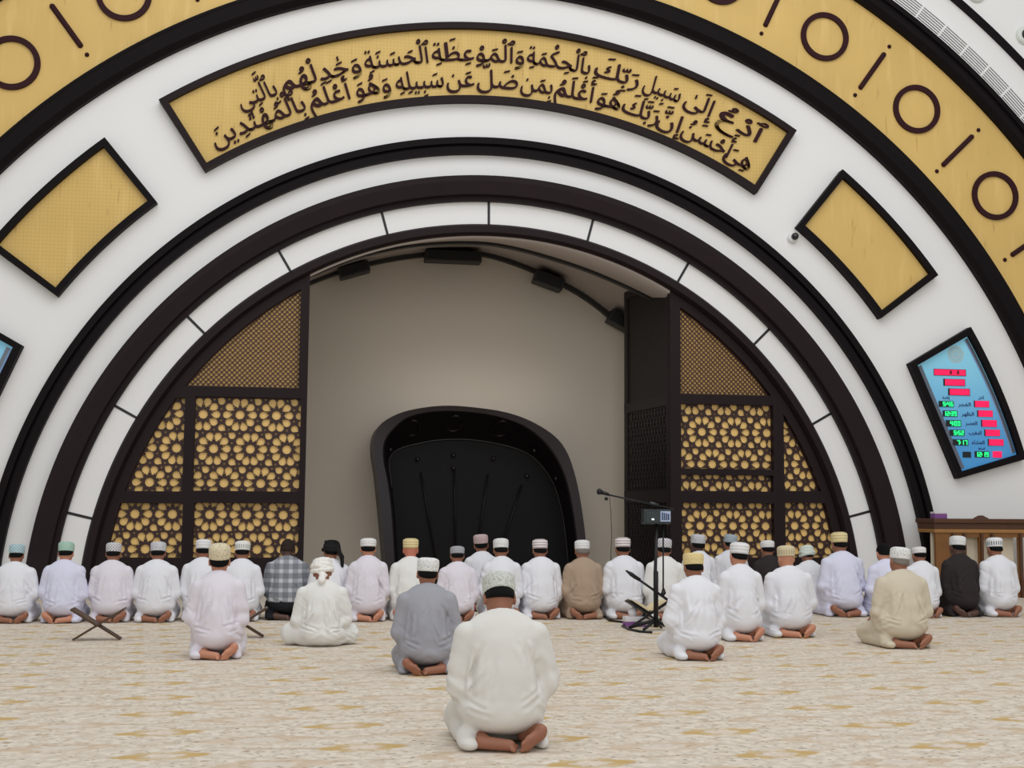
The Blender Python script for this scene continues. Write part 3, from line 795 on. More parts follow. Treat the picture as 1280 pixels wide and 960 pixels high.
# black box fixtures under the cornice
for (x0, y0, x1, y1, h, lab) in ((424, 343, 461, 333, 14, 'black box fixture under the niche cornice at its left end'), (531, 320, 601, 323, 14, 'wide black box fixture at the crown of the niche cornice'),
                              (668, 345, 703, 358, 16, 'black box fixture under the niche cornice right of its crown'), (762, 394, 788, 408, 18, 'black box fixture half hidden by the dark wooden reveal')):
    yy = YB-0.28
    a = Vector(P(x0, y0, yy)); c = Vector(P(x1, y1, yy)); hh = h*0.0118
    t = tag(empty('box_fixture', (a+c)/2), lab, 'box fixture', 'black fixtures along the niche cornice')
    bm = bmesh.new(); d = (c-a); L_ = d.length; ang = math.atan2(d.z, d.x)
    box(bm, -L_/2, L_/2, -0.13, 0.16, -hh/2, hh/2, 0.012)
    bmesh.ops.transform(bm, matrix=Matrix.Translation((a+c)/2) @ Matrix.Rotation(-ang, 4, 'Y'), verts=bm.verts)
    bm_obj('housing', bm, black_m, t)
    bm = bmesh.new(); box(bm, -L_/2+0.03, L_/2-0.03, -0.14, -0.125, -hh/2+0.02, hh/2-0.02)
    bmesh.ops.transform(bm, matrix=Matrix.Translation((a+c)/2) @ Matrix.Rotation(-ang, 4, 'Y'), verts=bm.verts)
    bm_obj('front_grille', bm, metal_m, t)

# ------------------------------------------------------------------ mihrab
mih = tag(empty('mihrab_shell', (0.3, 2.2, 0)), 'large black polished prayer niche shell with a thick rounded lip', 'prayer niche')
YR = 1.75
def ext(lst, z=0.0): return lst
rim_out = [(484, 735), (481, 697), (476, 640), (471, 592), (467, 565), (468, 545), (476, 530), (498, 517), (526, 510), (560, 507), (600, 510), (635, 516), (665, 527), (692, 544), (707, 562), (717, 587), (725, 622), (732, 672), (737, 735)]
rim_in = [(496, 735), (494.5, 697), (491, 640), (486, 602), (481, 578), (481, 556), (489, 541), (507, 524), (530, 516.5), (560, 514), (598, 516.5), (630, 523), (658, 534.5), (681, 553), (695, 572), (706, 596), (714, 628), (721, 676), (725, 735)]
arc_in = [(498, 735), (497, 697), (493.5, 640), (489, 602), (486.5, 582), (489, 569), (502, 560), (530, 553), (550, 550), (575, 549), (600, 551), (622, 555), (645, 561), (665, 571), (682, 589), (694, 611), (703, 645), (709, 690), (712, 735)]
def down(c):
    c = [q.copy() for q in c]; c[0].z = 0.0; c[-1].z = 0.0; return c
ro = down(curve_pts(rim_out, YR, 90)); ri = down(curve_pts(rim_in, YR+0.02, 90)); ai = down(curve_pts(arc_in, 2.55, 90))
rb = [Vector((p_.x, YB-0.01, p_.z)) for p_ in ro]
rf = [a*0.12+b2*0.88+Vector((0, 0.03, 0)) for a, b2 in zip(ro, ri)]
bm = bmesh.new(); loft(bm, [rb, ro]); bm_obj('outer_shell', bm, mihrab_m, mih, True)
bm = bmesh.new(); loft(bm, [ro, rf]); loft(bm, [rf, [p_+Vector((0, 0.06, 0)) for p_ in ri]]); bm_obj('rim', bm, mat('lip_wood', (42, 36, 40), 0.27, spec=0.55), mih, True)
bm = bmesh.new(); q1 = [p_+Vector((0, 0.06, 0)) for p_ in ri]; q2 = [a*0.5+b2*0.5+Vector((0, 0.12, 0)) for a, b2 in zip(ri, ai)]
loft(bm, [q1, q2, ai]); bm_obj('inner_splay', bm, mihrab_m, mih, True)
bm = bmesh.new(); loft(bm, [ai, [Vector((p_.x, 2.56, 0.0)) for p_ in ai]]); bm_obj('back_panel', bm, mat('deep_black_wood', (11, 8, 9), 0.55, spec=0.2), mih)
bm = bmesh.new(); tube(bm, [p_+Vector((0, -0.02, 0)) for p_ in ai[20:-2]], 0.017, 8); bm_obj('arch_moulding', bm, mat('relief_black_wood', (24, 19, 20), 0.35), mih, True)
for (px, py) in ((515, 535), (567.5, 529.5), (625.5, 536)):
    c = Vector(P(px, py, 2.2)); ri_ = []
    zi = min(ri, key=lambda q: abs(q.x-c.x)).z if True else 0
    up_i = max(q.z for q in ri if abs(q.x-c.x) < 0.06); up_a = max(q.z for q in ai if abs(q.x-c.x) < 0.06)
    def splay_y(z):
        t_ = min(max((up_i-z)/(up_i-up_a), 0), 1)
        return 1.81+(2.28-1.81)*t_*2 if t_ < 0.5 else 2.28+(2.55-2.28)*(t_-0.5)*2
    bm = bmesh.new()
    for i in range(32):
        tt = i*2*PI/32; q = c+Vector((math.cos(tt)*0.115, 0.0, math.sin(tt)*0.10)); q.y = splay_y(q.z)-0.012; ri_.append(q)
    tube(bm, ri_+[ri_[0]], 0.018, 8); bm_obj('ring_relief', bm, MATS['relief_black_wood'], mih, True)
apex = Vector(P(572, 860, 2.5))
for (px, py) in ((526, 590), (568, 587), (610, 592), (652, 606)):
    a = Vector(P(px, py, 2.5)); e = a+(apex-a)*0.42
    bm = bmesh.new(); tube(bm, [a, a+(e-a)*0.5, e], [0.012, 0.014, 0.012], 8); bm_obj('radial_rib', bm, mihrab_m, mih, True)
for (px, py) in ((522, 574), (567, 569), (617, 573), (668, 563), (488, 562), (567, 585), (695, 598), (659, 595)):
    bm = bmesh.new(); bmesh.ops.create_uvsphere(bm, u_segments=12, v_segments=8, radius=0.035)
    c = Vector(P(px, py, 2.5 if py > 565 and 500 < px < 690 else 2.2))
    for v_ in bm.verts: v_.co += c
    bm_obj('stud', bm, MATS['relief_black_wood'], mih, True)

cz = P(585, 512, 2.3)
cl = area('niche_cove_light', (cz[0]+0.15, 1.9, cz[2]+0.06), (cz[0]+0.15, 2.75, cz[2]+0.7), 2.4, 0.15, 4.0, (1.0, 0.95, 0.88))
# ------------------------------------------------------------------ wooden balustrade cabinet at the right
YC = -0.75
cab = tag(empty('wooden_balustrade', (P(1230, 700, YC)[0], YC, 0)), 'brown wooden balustrade with pointed openings at the right of the wall', 'balustrade')
def bz(py, px=1220): return P(px, py, YC)[2]
x0 = P(1166, 690, YC)[0]; x1 = P(1345, 690, YC)[0]
bm = bmesh.new(); box(bm, x0-0.02, x1, YC-0.10, YC+0.45, bz(654), bz(648.5), 0.015); box(bm, x0, x1, YC-0.06, YC+0.42, bz(661.5), bz(654), 0.01)
bm_obj('top_rail', bm, wood2_m, cab)
bm = bmesh.new(); box(bm, x0, x1, YC-0.07, YC+0.42, bz(666), bz(661.5), 0.01); bm_obj('moulding', bm, mat('light_oak_edge', (158, 112, 60), 0.45, var=0.2), cab)
hl = []
def arch_hole(pa, pb, pt):
    a, c = P(pa, 690, YC)[0], P(pb, 690, YC)[0]; zt, zs = bz(pt), bz(pt+4.5)
    m_ = (a+c)/2; return [(a, 0.25), (c, 0.25), (c, zs), (m_+(c-m_)*0.5, zs+(zt-zs)*0.62), (m_, zt), (m_-(c-m_)*0.5, zs+(zt-zs)*0.62), (a, zs)]
def rect_hole(pa, pb, pt):
    a, c = P(pa, 690, YC)[0], P(pb, 690, YC)[0]; return [(a, 0.25), (c, 0.25), (c, bz(pt)), (a, bz(pt))]
fill2d('pierced_front', [[(x0+0.02, 0.0), (x1, 0.0), (x1, bz(666)), (x0+0.02, bz(666))], arch_hole(1191.5, 1200, 671.5), rect_hole(1204.5, 1222, 671.5), arch_hole(1226.5, 1235.5, 671.5),
       rect_hole(1240, 1271, 671.5), rect_hole(1276, 1300, 671.5)], YC, 0.05, wood_m, cab)
bm = bmesh.new()
for px in (1189, 1203, 1224.5, 1237.5, 1273):
    a = P(px, 690, YC)[0]; box(bm, a-0.018, a+0.018, YC-0.085, YC-0.045, 0, bz(667), 0.006)
bm_obj('baluster_strip', bm, wood2_m, cab)
bm = bmesh.new(); box(bm, x0+0.04, P(1272, 690, YC)[0], YC+0.10, YC+0.14, 0, bz(666.5)); bm_obj('back_board', bm, cream_m, cab)
# tissue box and carved knob on its rail
zt = bz(648.5)
c = P(1174, 645, YC+0.1)
t = tag(empty('tissue_box', (c[0], YC+0.1, zt)), 'purple and white tissue box on the wooden balustrade', 'tissue box')
bm = bmesh.new(); box(bm, c[0]-0.095, c[0]+0.085, YC+0.04, YC+0.17, zt, zt+0.065, 0.006); bm_obj('carton', bm, mat('purple_card', (130, 78, 142), 0.5), t)
bm = bmesh.new(); box(bm, c[0]-0.096, c[0]+0.086, YC+0.039, YC+0.171, zt+0.065, zt+0.09, 0.005); bm_obj('white_lid_band', bm, mat('white_card', (222, 218, 220), 0.5), t)
c = P(1226, 646, YC+0.1)
bm = bmesh.new()
prof = [(0.11, 0.0), (0.10, 0.012), (0.06, 0.03), (0.045, 0.042), (0.0, 0.047)]
for r_, z_ in prof: pass
rr = []
for i in range(24):
    tt = i*2*PI/24; rr.append([bm.verts.new((c[0]+max(r_, 0.004)*math.cos(tt), YC+0.1+max(r_, 0.004)*0.7*math.sin(tt), zt+z_)) for r_, z_ in prof])
for i in range(24):
    for j in range(4): bm.faces.new((rr[i][j], rr[i][j+1], rr[(i+1) % 24][j+1], rr[(i+1) % 24][j]))
bm.faces.new([r_[0] for r_ in rr]); bm.faces.new([r_[-1] for r_ in rr])
tag(bm_obj('wooden_finial', bm, wood2_m, None, True), 'low brown wooden finial on top of the balustrade', 'finial')

# ------------------------------------------------------------------ people: distance fields meshed as one surface each
_rng = np.random.RandomState(5)
_LAT = _rng.rand(32, 32, 32).astype(np.float32)
def noise3(x, y, z):
    xi, yi, zi = np.floor(x).astype(int), np.floor(y).astype(int), np.floor(z).astype(int)
    fx, fy, fz = x-xi, y-yi, z-zi
    fx, fy, fz = fx*fx*(3-2*fx), fy*fy*(3-2*fy), fz*fz*(3-2*fz)
    g = lambda a, b2, c: _LAT[(xi+a) & 31, (yi+b2) & 31, (zi+c) & 31]
    l = lambda a, b2, t: a+(b2-a)*t
    return l(l(l(g(0, 0, 0), g(1, 0, 0), fx), l(g(0, 1, 0), g(1, 1, 0), fx), fy),
             l(l(g(0, 0, 1), g(1, 0, 1), fx), l(g(0, 1, 1), g(1, 1, 1), fx), fy), fz)

class Field:
    def __init__(self, lo, hi, h):
        self.lo = np.array(lo, float); self.h = h
        self.n = np.ceil((np.array(hi)-self.lo)/h).astype(int)+1
        self.ax = [self.lo[i]+h*np.arange(self.n[i]) for i in range(3)]
        self.F = np.full(tuple(self.n), 0.25, np.float32)
    def block(self, lo, hi):
        s = []
        for i in range(3):
            a = int(np.clip(math.floor((lo[i]-self.lo[i])/self.h), 0, self.n[i]-1)); b2 = int(np.clip(math.ceil((hi[i]-self.lo[i])/self.h)+1, a+1, self.n[i]))
            s.append(slice(a, b2))
        X = self.ax[0][s[0]][:, None, None]; Y = self.ax[1][s[1]][None, :, None]; Z = self.ax[2][s[2]][None, None, :]
        return tuple(s), X, Y, Z
    def merge(self, s, d, k, op='add'):
        A = self.F[s]
        if op == 'add':
            if k > 0:
                hh = np.clip(0.5+0.5*(A-d)/k, 0, 1); self.F[s] = A*(1-hh)+d*hh-k*hh*(1-hh)
            else: self.F[s] = np.minimum(A, d)
        else:
            d = -d
            if k > 0:
                hh = np.clip(0.5-0.5*(A-d)/k, 0, 1); self.F[s] = A*(1-hh)+d*hh+k*hh*(1-hh)
            else: self.F[s] = np.maximum(A, d)
    def cone(self, a, b2, ra, rb, k=0.03, op='add'):
        a = np.array(a, float); b2 = np.array(b2, float); m = max(ra, rb)+k+0.05
        s, X, Y, Z = self.block(np.minimum(a, b2)-m, np.maximum(a, b2)+m)
        d = b2-a; L2 = float(d@d)+1e-12
        t = np.clip(((X-a[0])*d[0]+(Y-a[1])*d[1]+(Z-a[2])*d[2])/L2, 0, 1)
        D = np.sqrt((X-a[0]-t*d[0])**2+(Y-a[1]-t*d[1])**2+(Z-a[2]-t*d[2])**2)-(ra+(rb-ra)*t)
        self.merge(s, D.astype(np.float32), k, op)
    def ell(self, c, r, k=0.03, op='add', M=None):
        c = np.array(c, float); r = np.array(r, float); m = r.max()+k+0.05
        s, X, Y, Z = self.block(c-m, c+m)
        x, y, z = X-c[0], Y-c[1], Z-c[2]
        if M is not None:
            x, y, z = (M[0, 0]*x+M[1, 0]*y+M[2, 0]*z, M[0, 1]*x+M[1, 1]*y+M[2, 1]*z, M[0, 2]*x+M[1, 2]*y+M[2, 2]*z)
        k0 = np.sqrt((x/r[0])**2+(y/r[1])**2+(z/r[2])**2)+1e-9
        k1 = np.sqrt((x/r[0]**2)**2+(y/r[1]**2)**2+(z/r[2]**2)**2)+1e-9
        self.merge(s, np.clip(k0*(k0-1)/k1, -0.2, 0.25).astype(np.float32), k, op)
    def plane(self, p, n):
        """keep the side n points away from"""
        n = np.array(n, float)/np.linalg.norm(n)
        X = self.ax[0][:, None, None]; Y = self.ax[1][None, :, None]; Z = self.ax[2][None, None, :]
        self.F = np.maximum(self.F, ((X-p[0])*n[0]+(Y-p[1])*n[1]+(Z-p[2])*n[2]).astype(np.float32))
    def displace(self, fn, w=0.03):
        I = np.argwhere(np.abs(self.F) < w)
        p = self.lo+I*self.h
        self.F[I[:, 0], I[:, 1], I[:, 2]] += fn(p[:, 0], p[:, 1], p[:, 2]).astype(np.float32)
    def mesh(self, name):
        F = self.F
        for sl in ((0, slice(None), slice(None)), (-1, slice(None), slice(None)), (slice(None), 0, slice(None)), (slice(None), -1, slice(None)), (slice(None), slice(None), 0), (slice(None), slice(None), -1)):
            F[sl] = np.maximum(F[sl], 1e-3)
        S_ = F < 0
        c = [S_[i:F.shape[0]-1+i, j:F.shape[1]-1+j, k:F.shape[2]-1+k] for i in (0, 1) for j in (0, 1) for k in (0, 1)]
        tot = sum(q.astype(np.int8) for q in c)
        act = (tot > 0) & (tot < 8)
        I = np.argwhere(act); idx = np.full(act.shape, -1, np.int32); idx[act] = np.arange(len(I))
        cr = [(i, j, k) for i in (0, 1) for j in (0, 1) for k in (0, 1)]
        val = [F[I[:, 0]+i, I[:, 1]+j, I[:, 2]+k] for i, j, k in cr]
        acc = np.zeros((len(I), 3)); cnt = np.zeros(len(I))
        for a in range(8):
            for b2 in range(a+1, 8):
                da = np.array(cr[b2])-np.array(cr[a])
                if np.abs(da).sum() != 1: continue
                fa, fb = val[a], val[b2]; m = (fa < 0) != (fb < 0)
                t = np.where(m, fa/np.where(m, fa-fb, 1), 0)
                acc += np.where(m[:, None], np.array(cr[a])+t[:, None]*da, 0); cnt += m
        V = self.lo+(I+acc/cnt[:, None])*self.h
        quads = []
        for ax in range(3):
            sh = [slice(None)]*3; sh2 = [slice(None)]*3
            o1, o2 = [q for q in range(3) if q != ax]
            A = [slice(1, -1)]*3; B = [slice(1, -1)]*3
            A[ax] = slice(0, -1); B[ax] = slice(1, None)
            sa, sb = S_[tuple(A)], S_[tuple(B)]
            E = np.argwhere(sa != sb)
            if len(E) == 0: continue
            flip = sa[E[:, 0], E[:, 1], E[:, 2]]
            base = E.copy(); base[:, o1] += 1; base[:, o2] += 1
            def cell(d1, d2):
                q = base.copy(); q[:, o1] -= d1; q[:, o2] -= d2
                return idx[q[:, 0], q[:, 1], q[:, 2]]
            Q = np.stack([cell(1, 1), cell(0, 1), cell(0, 0), cell(1, 0)], 1)
            fl = flip if ax != 1 else ~flip
            Q[~fl] = Q[~fl][:, ::-1]
            quads.append(Q)
        Q = np.concatenate(quads)
        me = bpy.data.meshes.new(name)
        me.vertices.add(len(V)); me.vertices.foreach_set('co', V.astype(np.float32).ravel())
        me.loops.add(Q.size); me.loops.foreach_set('vertex_index', Q.astype(np.int32).ravel())
        me.polygons.add(len(Q)); me.polygons.foreach_set('loop_start', np.arange(0, Q.size, 4, dtype=np.int32))
        me.update(calc_edges=True); me.shade_smooth()
        return me

SKIN = {'brown': mat('brown_skin', (150, 98, 74), 0.55, var=0.06, scale=9), 'tan': mat('tan_skin', (192, 132, 104), 0.55, var=0.06, scale=9),
        'dark': mat('dark_skin', (84, 56, 46), 0.5, var=0.06, scale=9), 'red': mat('ruddy_skin', (196, 120, 96), 0.55, var=0.06, scale=9)}
hair_m = mat('black_hair', (12, 11, 11), 0.8, var=0.3, scale=40, bump=0.3, bscale=300, spec=0.15)
cropped_m = mat('cropped_brown_hair', (46, 36, 32), 0.8, var=0.2, scale=40, bump=0.2, bscale=300, spec=0.15)
greyhair_m = mat('grey_hair', (120, 112, 106), 0.7, var=0.2, scale=40, bump=0.4, bscale=300)
def rot3(rx, ry, rz): return np.array((Matrix.Rotation(rz, 3, 'Z') @ Matrix.Rotation(ry, 3, 'Y') @ Matrix.Rotation(rx, 3, 'X')))

def make_person(sd, pose, sx=1.0, lean=0.0, leanx=0.0, tilt=0.15, nod=0.0, turn=0.0, foot=1, h=0.011, elbow=1.0, hunch=1.0, garment='robe'):
    """returns body mesh, garment meshes, head frame; local axes: +y faces the front wall, sole of the feet at y<0"""
    R = np.random.RandomState(sd)
    def J(x, y, z): return np.array([x*sx+leanx*z, y+lean*z*z+hunch*0.10*max(z-0.4, 0)**2*2, z])
    piv = J(0, 0.045, 0.665)
    M = rot3(-tilt, nod, turn)
    def Hd(x, y, z): return piv+M @ (np.array([x, y, z])-np.array([0, 0.045, 0.665]))
    kneel = pose == 'kneel'
    ex = 0.213*elbow; asym = (R.rand()-0.5)*0.03
    hipz = 0.225 if kneel else 0.13
    dz = 0.0 if kneel else -0.085
    if not kneel: piv = piv+np.array([0, 0, dz])
    def T(x, y, z): return J(x, y, z)+np.array([0, 0, dz])
    sh = [T(s*0.163, 0.03, 0.546) for s in (-1, 1)]
    el = [T(s*ex+asym*0.5, 0.04, 0.315+asym*s) for s in (-1, 1)]
    wr = [T(s*0.140, 0.26, 0.262) for s in (-1, 1)] if kneel else [T(s*0.17, 0.26, 0.29) for s in (-1, 1)]
    kn = [np.array([s*0.155*sx, 0.40, 0.10]) for s in (-1, 1)] if kneel else [np.array([-0.285*sx, 0.10, 0.12]), np.array([0.255*sx, 0.14, 0.11])]
    hp = [np.array([s*0.095*sx, 0.03, hipz-0.03]) for s in (-1, 1)]
    # ---------------- body
    B = Field((-0.47, -0.36, -0.02), (0.47, 0.66, 1.0), h if garment != 'far' else h)
    B.ell(T(0, 0.0, hipz-dz if False else (hipz if kneel else 0.215)), (0.15*sx, 0.13, 0.11), 0)
    B.ell(T(0, 0.01, 0.38), (0.13*sx, 0.10, 0.15), 0.05); B.ell(T(0, 0.03, 0.51), (0.145*sx, 0.10, 0.13), 0.05)
    B.cone(T(-0.10, 0.03, 0.545), T(0.10, 0.03, 0.545), 0.056, 0.056, 0.04)
    B.cone(T(0, 0.035, 0.58), Hd(0, 0.055, 0.70), 0.062, 0.054, 0.03)
    for i, s in enumerate((-1, 1)):
        B.cone(sh[i]-np.array([0, 0, 0.012]), el[i], 0.046, 0.040, 0.03); B.cone(el[i], wr[i], 0.04, 0.028, 0.02)
        # hand resting on the thigh
        d = (kn[i]-wr[i]); d = d/np.linalg.norm(d); side = np.array([1, 0, 0.0]); side = side-d*(side@d); side /= np.linalg.norm(side)
        pc = wr[i]+d*0.05
        for q in (-0.024, -0.008, 0.008, 0.024): B.cone(wr[i]+side*q*0.6, wr[i]+d*0.085+side*q*1.15, 0.017, 0.0145, 0.012)
        for q, L_ in ((-0.031, 0.060), (-0.0105, 0.076), (0.0105, 0.080), (0.031, 0.070)):
            qq = q*s*-1
            a = wr[i]+d*0.085+side*qq*0.95; m1 = a+d*L_*0.55+side*qq*0.25+np.array([0, 0, 0.006]); e = a+d*L_+side*qq*0.35+np.array([0, 0, -0.012])
            B.cone(a, m1, 0.0105, 0.0098, 0.004); B.cone(m1, e, 0.0098, 0.0085, 0.004)
        a = wr[i]+d*0.03-side*s*0.028; m1 = a+d*0.035-side*s*0.022; e = m1+d*0.028-side*s*0.006
        B.cone(a, m1, 0.0125, 0.0115, 0.006); B.cone(m1, e, 0.0115, 0.0095, 0.004)
        B.cone(hp[i], kn[i], 0.085, 0.058, 0.03)
        if kneel: B.cone(kn[i]+np.array([0, 0, -0.03]), np.array([s*0.11*sx, -0.02, 0.065]), 0.055, 0.04, 0.02)
        else: B.cone(kn[i]+np.array([0, 0, -0.03]), np.array([-s*0.10, 0.30+0.06*i, 0.07]), 0.055, 0.04, 0.02)
    if kneel:
        f = foot
        # upright foot: heel high at the side, toes bent on the floor; other foot laid across under the seat
        B.cone((f*0.11*sx, -0.02, 0.07), (f*0.165*sx, -0.105, 0.095), 0.036, 0.034, 0.02)
        hl = np.array([f*0.165*sx, -0.135, 0.088]); ball = np.array([f*0.095*sx, -0.165, 0.036])
        for q in (-1, 0, 1):
            o_ = np.array([f*0.006, -0.004, 0.020])*q
            mid_ = (hl+ball)/2+np.array([0, 0.012, 0])
            B.cone(hl+o_*0.7, mid_+o_*0.8, 0.027, 0.019, 0.012); B.cone(mid_+o_*0.8, ball+o_*1.45, 0.019, 0.020, 0.012)
        td = (ball-hl); td /= np.linalg.norm(td); up_ = np.array([f*0.25, 0, 0.97])
        for q in range(5):
            a = ball+up_*(0.038-0.019*q)*np.array([1, 1, 0.9])+td*0.014+np.array([0, -0.006, 0]); L_ = (0.030, 0.024, 0.022, 0.019, 0.016)[q]
            e = a+td*L_; e[2] = max(e[2], 0.012); a[2] = max(a[2], 0.013)
            B.cone(a, e, 0.0125 if q == 0 else 0.0095, 0.011 if q == 0 else 0.0085, 0.004)
        B.cone((-f*0.11*sx, -0.02, 0.06), (-f*0.10*sx, -0.09, 0.05), 0.036, 0.034, 0.02)
        B.cone((-f*0.115*sx, -0.115, 0.045), (f*0.015*sx, -0.155, 0.034), 0.033, 0.028, 0.015)
        for q in range(5): B.cone((f*0.02*sx, -0.135-0.013*q, 0.036-0.004*q), (f*(0.055-0.006*q)*sx, -0.135-0.014*q, 0.026-0.003*q), 0.011, 0.009, 0.004)
    else:
        for i, s in enumerate((-1, 1)):
            a = np.array([-s*0.10, 0.30+0.06*i, 0.06]); b2 = np.array([-s*0.27, 0.22+0.04*i, 0.03])
            B.cone(a, b2, 0.038, 0.03, 0.01)
            for q in range(5): B.cone(b2+np.array([0, -0.026+0.013*q, 0]), b2+np.array([-s*(0.042-0.005*q), -0.028+0.014*q, -0.006]), 0.010, 0.009, 0.004)
    # head
    B.ell(Hd(0, 0.072, 0.762), (0.073, 0.092, 0.092), 0.03, M=M)
    B.ell(Hd(0, 0.118, 0.712), (0.056, 0.056, 0.058), 0.03, M=M)
    B.cone(Hd(0, 0.135, 0.675), Hd(0, 0.140, 0.672), 0.026, 0.026, 0.02)
    for s in (-1, 1):
        B.ell(Hd(s*0.030, 0.166, 0.752), (0.018, 0.014, 0.013), 0.012, 'sub', M)
        B.ell(Hd(s*0.030, 0.150, 0.752), (0.0125, 0.0125, 0.0125), 0.003, M=M)
        B.ell(Hd(s*0.029, 0.160, 0.772), (0.024, 0.010, 0.007), 0.010, M=M)
        B.ell(Hd(s*0.077, 0.066, 0.742), (0.010, 0.022, 0.033), 0.008, M=M)
        B.ell(Hd(s*0.085, 0.074, 0.744), (0.005, 0.011, 0.018), 0.004, 'sub', M)
    B.cone(Hd(0, 0.163, 0.752), Hd(0, 0.183, 0.722), 0.009, 0.013, 0.012)
    for s in (-1, 1): B.ell(Hd(s*0.011, 0.172, 0.718), (0.009, 0.010, 0.007), 0.006, M=M)
    B.ell(Hd(0, 0.166, 0.697), (0.024, 0.009, 0.0055), 0.006, M=M); B.ell(Hd(0, 0.164, 0.686), (0.021, 0.009, 0.006), 0.006, M=M)
    B.ell(Hd(0, 0.177, 0.6915), (0.022, 0.008, 0.002), 0.002, 'sub', M)
    B.plane((0, 0, 0.004), (0, 0, -1))
    body = B.mesh('person')
    # ---------------- robe
    def garment_field(top, legs, grow=0.0, hem=None):
        G_ = Field((-0.50, -0.40, -0.02), (0.50, 0.66, 0.80), h)
        if top:
            G_.ell(T(0, 0.005, 0.38), (0.165*sx+grow, 0.138, 0.19), 0); G_.ell(T(0, 0.025, 0.50), (0.185*sx+grow, 0.128, 0.15), 0.06)
            G_.cone(T(-0.105, 0.03, 0.548), T(0.105, 0.03, 0.548), 0.078, 0.078, 0.05); G_.ell(T(0, -0.005, 0.31), (0.172*sx+grow, 0.148, 0.16), 0.05)
            G_.ell(T(0, 0.035, 0.590), (0.125*sx, 0.082, 0.090), 0.06)
            G_.cone(T(0, 0.035, 0.59), T(0, 0.048, 0.71), 0.076, 0.0575, 0.04)
            for i, s in enumerate((-1, 1)):
                G_.cone(sh[i], el[i]+np.array([0, 0, 0.01]), 0.072, 0.066, 0.012); G_.cone(el[i], wr[i]-np.array([0, 0.02, 0]), 0.068, 0.056, 0.015)
                G_.cone(el[i]+np.array([0, -0.01, -0.01]), el[i]+np.array([-s*0.01, 0.03, -0.05]), 0.062, 0.05, 0.02)
            G_.ell((leanx*0.2, -0.005, 0.225 if kneel else 0.14), (0.196*sx+grow, 0.160, 0.15 if kneel else 0.12), 0.045)
        if legs:
            if kneel:
                G_.ell((0, -0.01, 0.175), (0.196*sx, 0.16, 0.11), 0.03)
                for i, s in enumerate((-1, 1)):
                    G_.cone(hp[i], kn[i], 0.115, 0.088, 0.04)
                    G_.cone((s*0.17*sx, 0.36, 0.055), (s*0.165*sx, -0.02, 0.06), 0.055, 0.058, 0.03)
                # hem fanned on the floor beside the foot that lies across
                f = foot
                G_.ell((-f*0.165*sx, -0.075, 0.036), (0.055, 0.085, 0.036), 0.025)
                G_.ell((f*0.185*sx, -0.03, 0.026), (0.038, 0.085, 0.030), 0.015)
                G_.cone((-0.12, 0.2, 0.08), (0.12, 0.2, 0.08), 0.09, 0.09, 0.05)
            else:
                G_.ell((0, -0.02, 0.10), (0.20*sx, 0.15, 0.10), 0.03)
                for i, s in enumerate((-1, 1)):
                    G_.cone(hp[i]+np.array([0, 0, -0.02]), kn[i], 0.105, 0.082, 0.035)
                    G_.cone(kn[i]-np.array([0, 0, 0.04]), np.array([-s*0.08, 0.27+0.06*i, 0.07]), 0.075, 0.06, 0.03)
                G_.ell((0, 0.12, 0.07), (0.24*sx, 0.2, 0.07), 0.04)
        if top:
            c = Hd(0, 0.03, 0.70)
            G_.plane(T(0, -0.02, 0.688), (0, 0.50, 0.87))
            for i, s in enumerate((-1, 1)):
                pass
        ph = R.rand(6)*20
        seg = []
        for s_ in (-1, 1):
            seg.append((s_*0.135*sx, 0.475, s_*(0.150+0.02*R.rand())*sx, 0.25, 0.010, 0.014))      # armhole crease
            for q in range(3):
                x0_ = s_*(0.02+0.11*R.rand())*sx; z0_ = 0.36+0.18*R.rand()
                seg.append((x0_, z0_, x0_+s_*(0.02+0.07*R.rand()), z0_-0.10-0.10*R.rand(), 0.0055+0.003*R.rand(), 0.010+0.006*R.rand()))
            for q in range(2):
                z0_ = 0.19+0.09*R.rand(); x1_ = s_*(0.17+0.03*R.rand())*sx
                seg.append((s_*(0.03+0.08*R.rand())*sx, z0_-0.03*R.rand(), x1_, z0_+0.03*R.rand(), 0.006, 0.009+0.004*R.rand()))
        def folds(x, y, z):
            zz = z-dz
            tw = np.tanh(x*7)
            back = np.clip((0.62-zz)/0.25, 0, 1)*np.clip((zz-0.10)/0.15, 0, 1)
            n1 = noise3(x*5.0+ph[0]+tw*zz*3.2, y*3+ph[1], zz*2.4+ph[2])
            n2 = noise3(x*9+ph[3]-tw*zz*5.0, y*5, zz*4+ph[4])
            f1 = np.sin(2*PI*(n1*2.6+0.15*n2)); f2 = np.sin(2*PI*(n2*2.2))
            hz = np.clip(1-np.abs(zz-0.20)/0.12, 0, 1)
            n3 = noise3(x*3.2+ph[5], y*4+ph[0], zz*13+np.abs(x)*9+ph[1])
            side = np.clip((np.abs(x)-0.13)/0.06, 0, 1)
            n4 = noise3(x*6+ph[2], y*8+ph[3], zz*15+ph[4]+x*10)
            n5 = noise3(x*22+ph[1], y*22, zz*22+ph[5])
            gate = np.clip((noise3(x*3+ph[4], y*3, zz*3+ph[0])-0.25)*2.2, 0.15, 1)
            cre = np.zeros_like(x)
            wx = x+0.02*(n2-0.5); wz = zz+0.03*(n1-0.5)
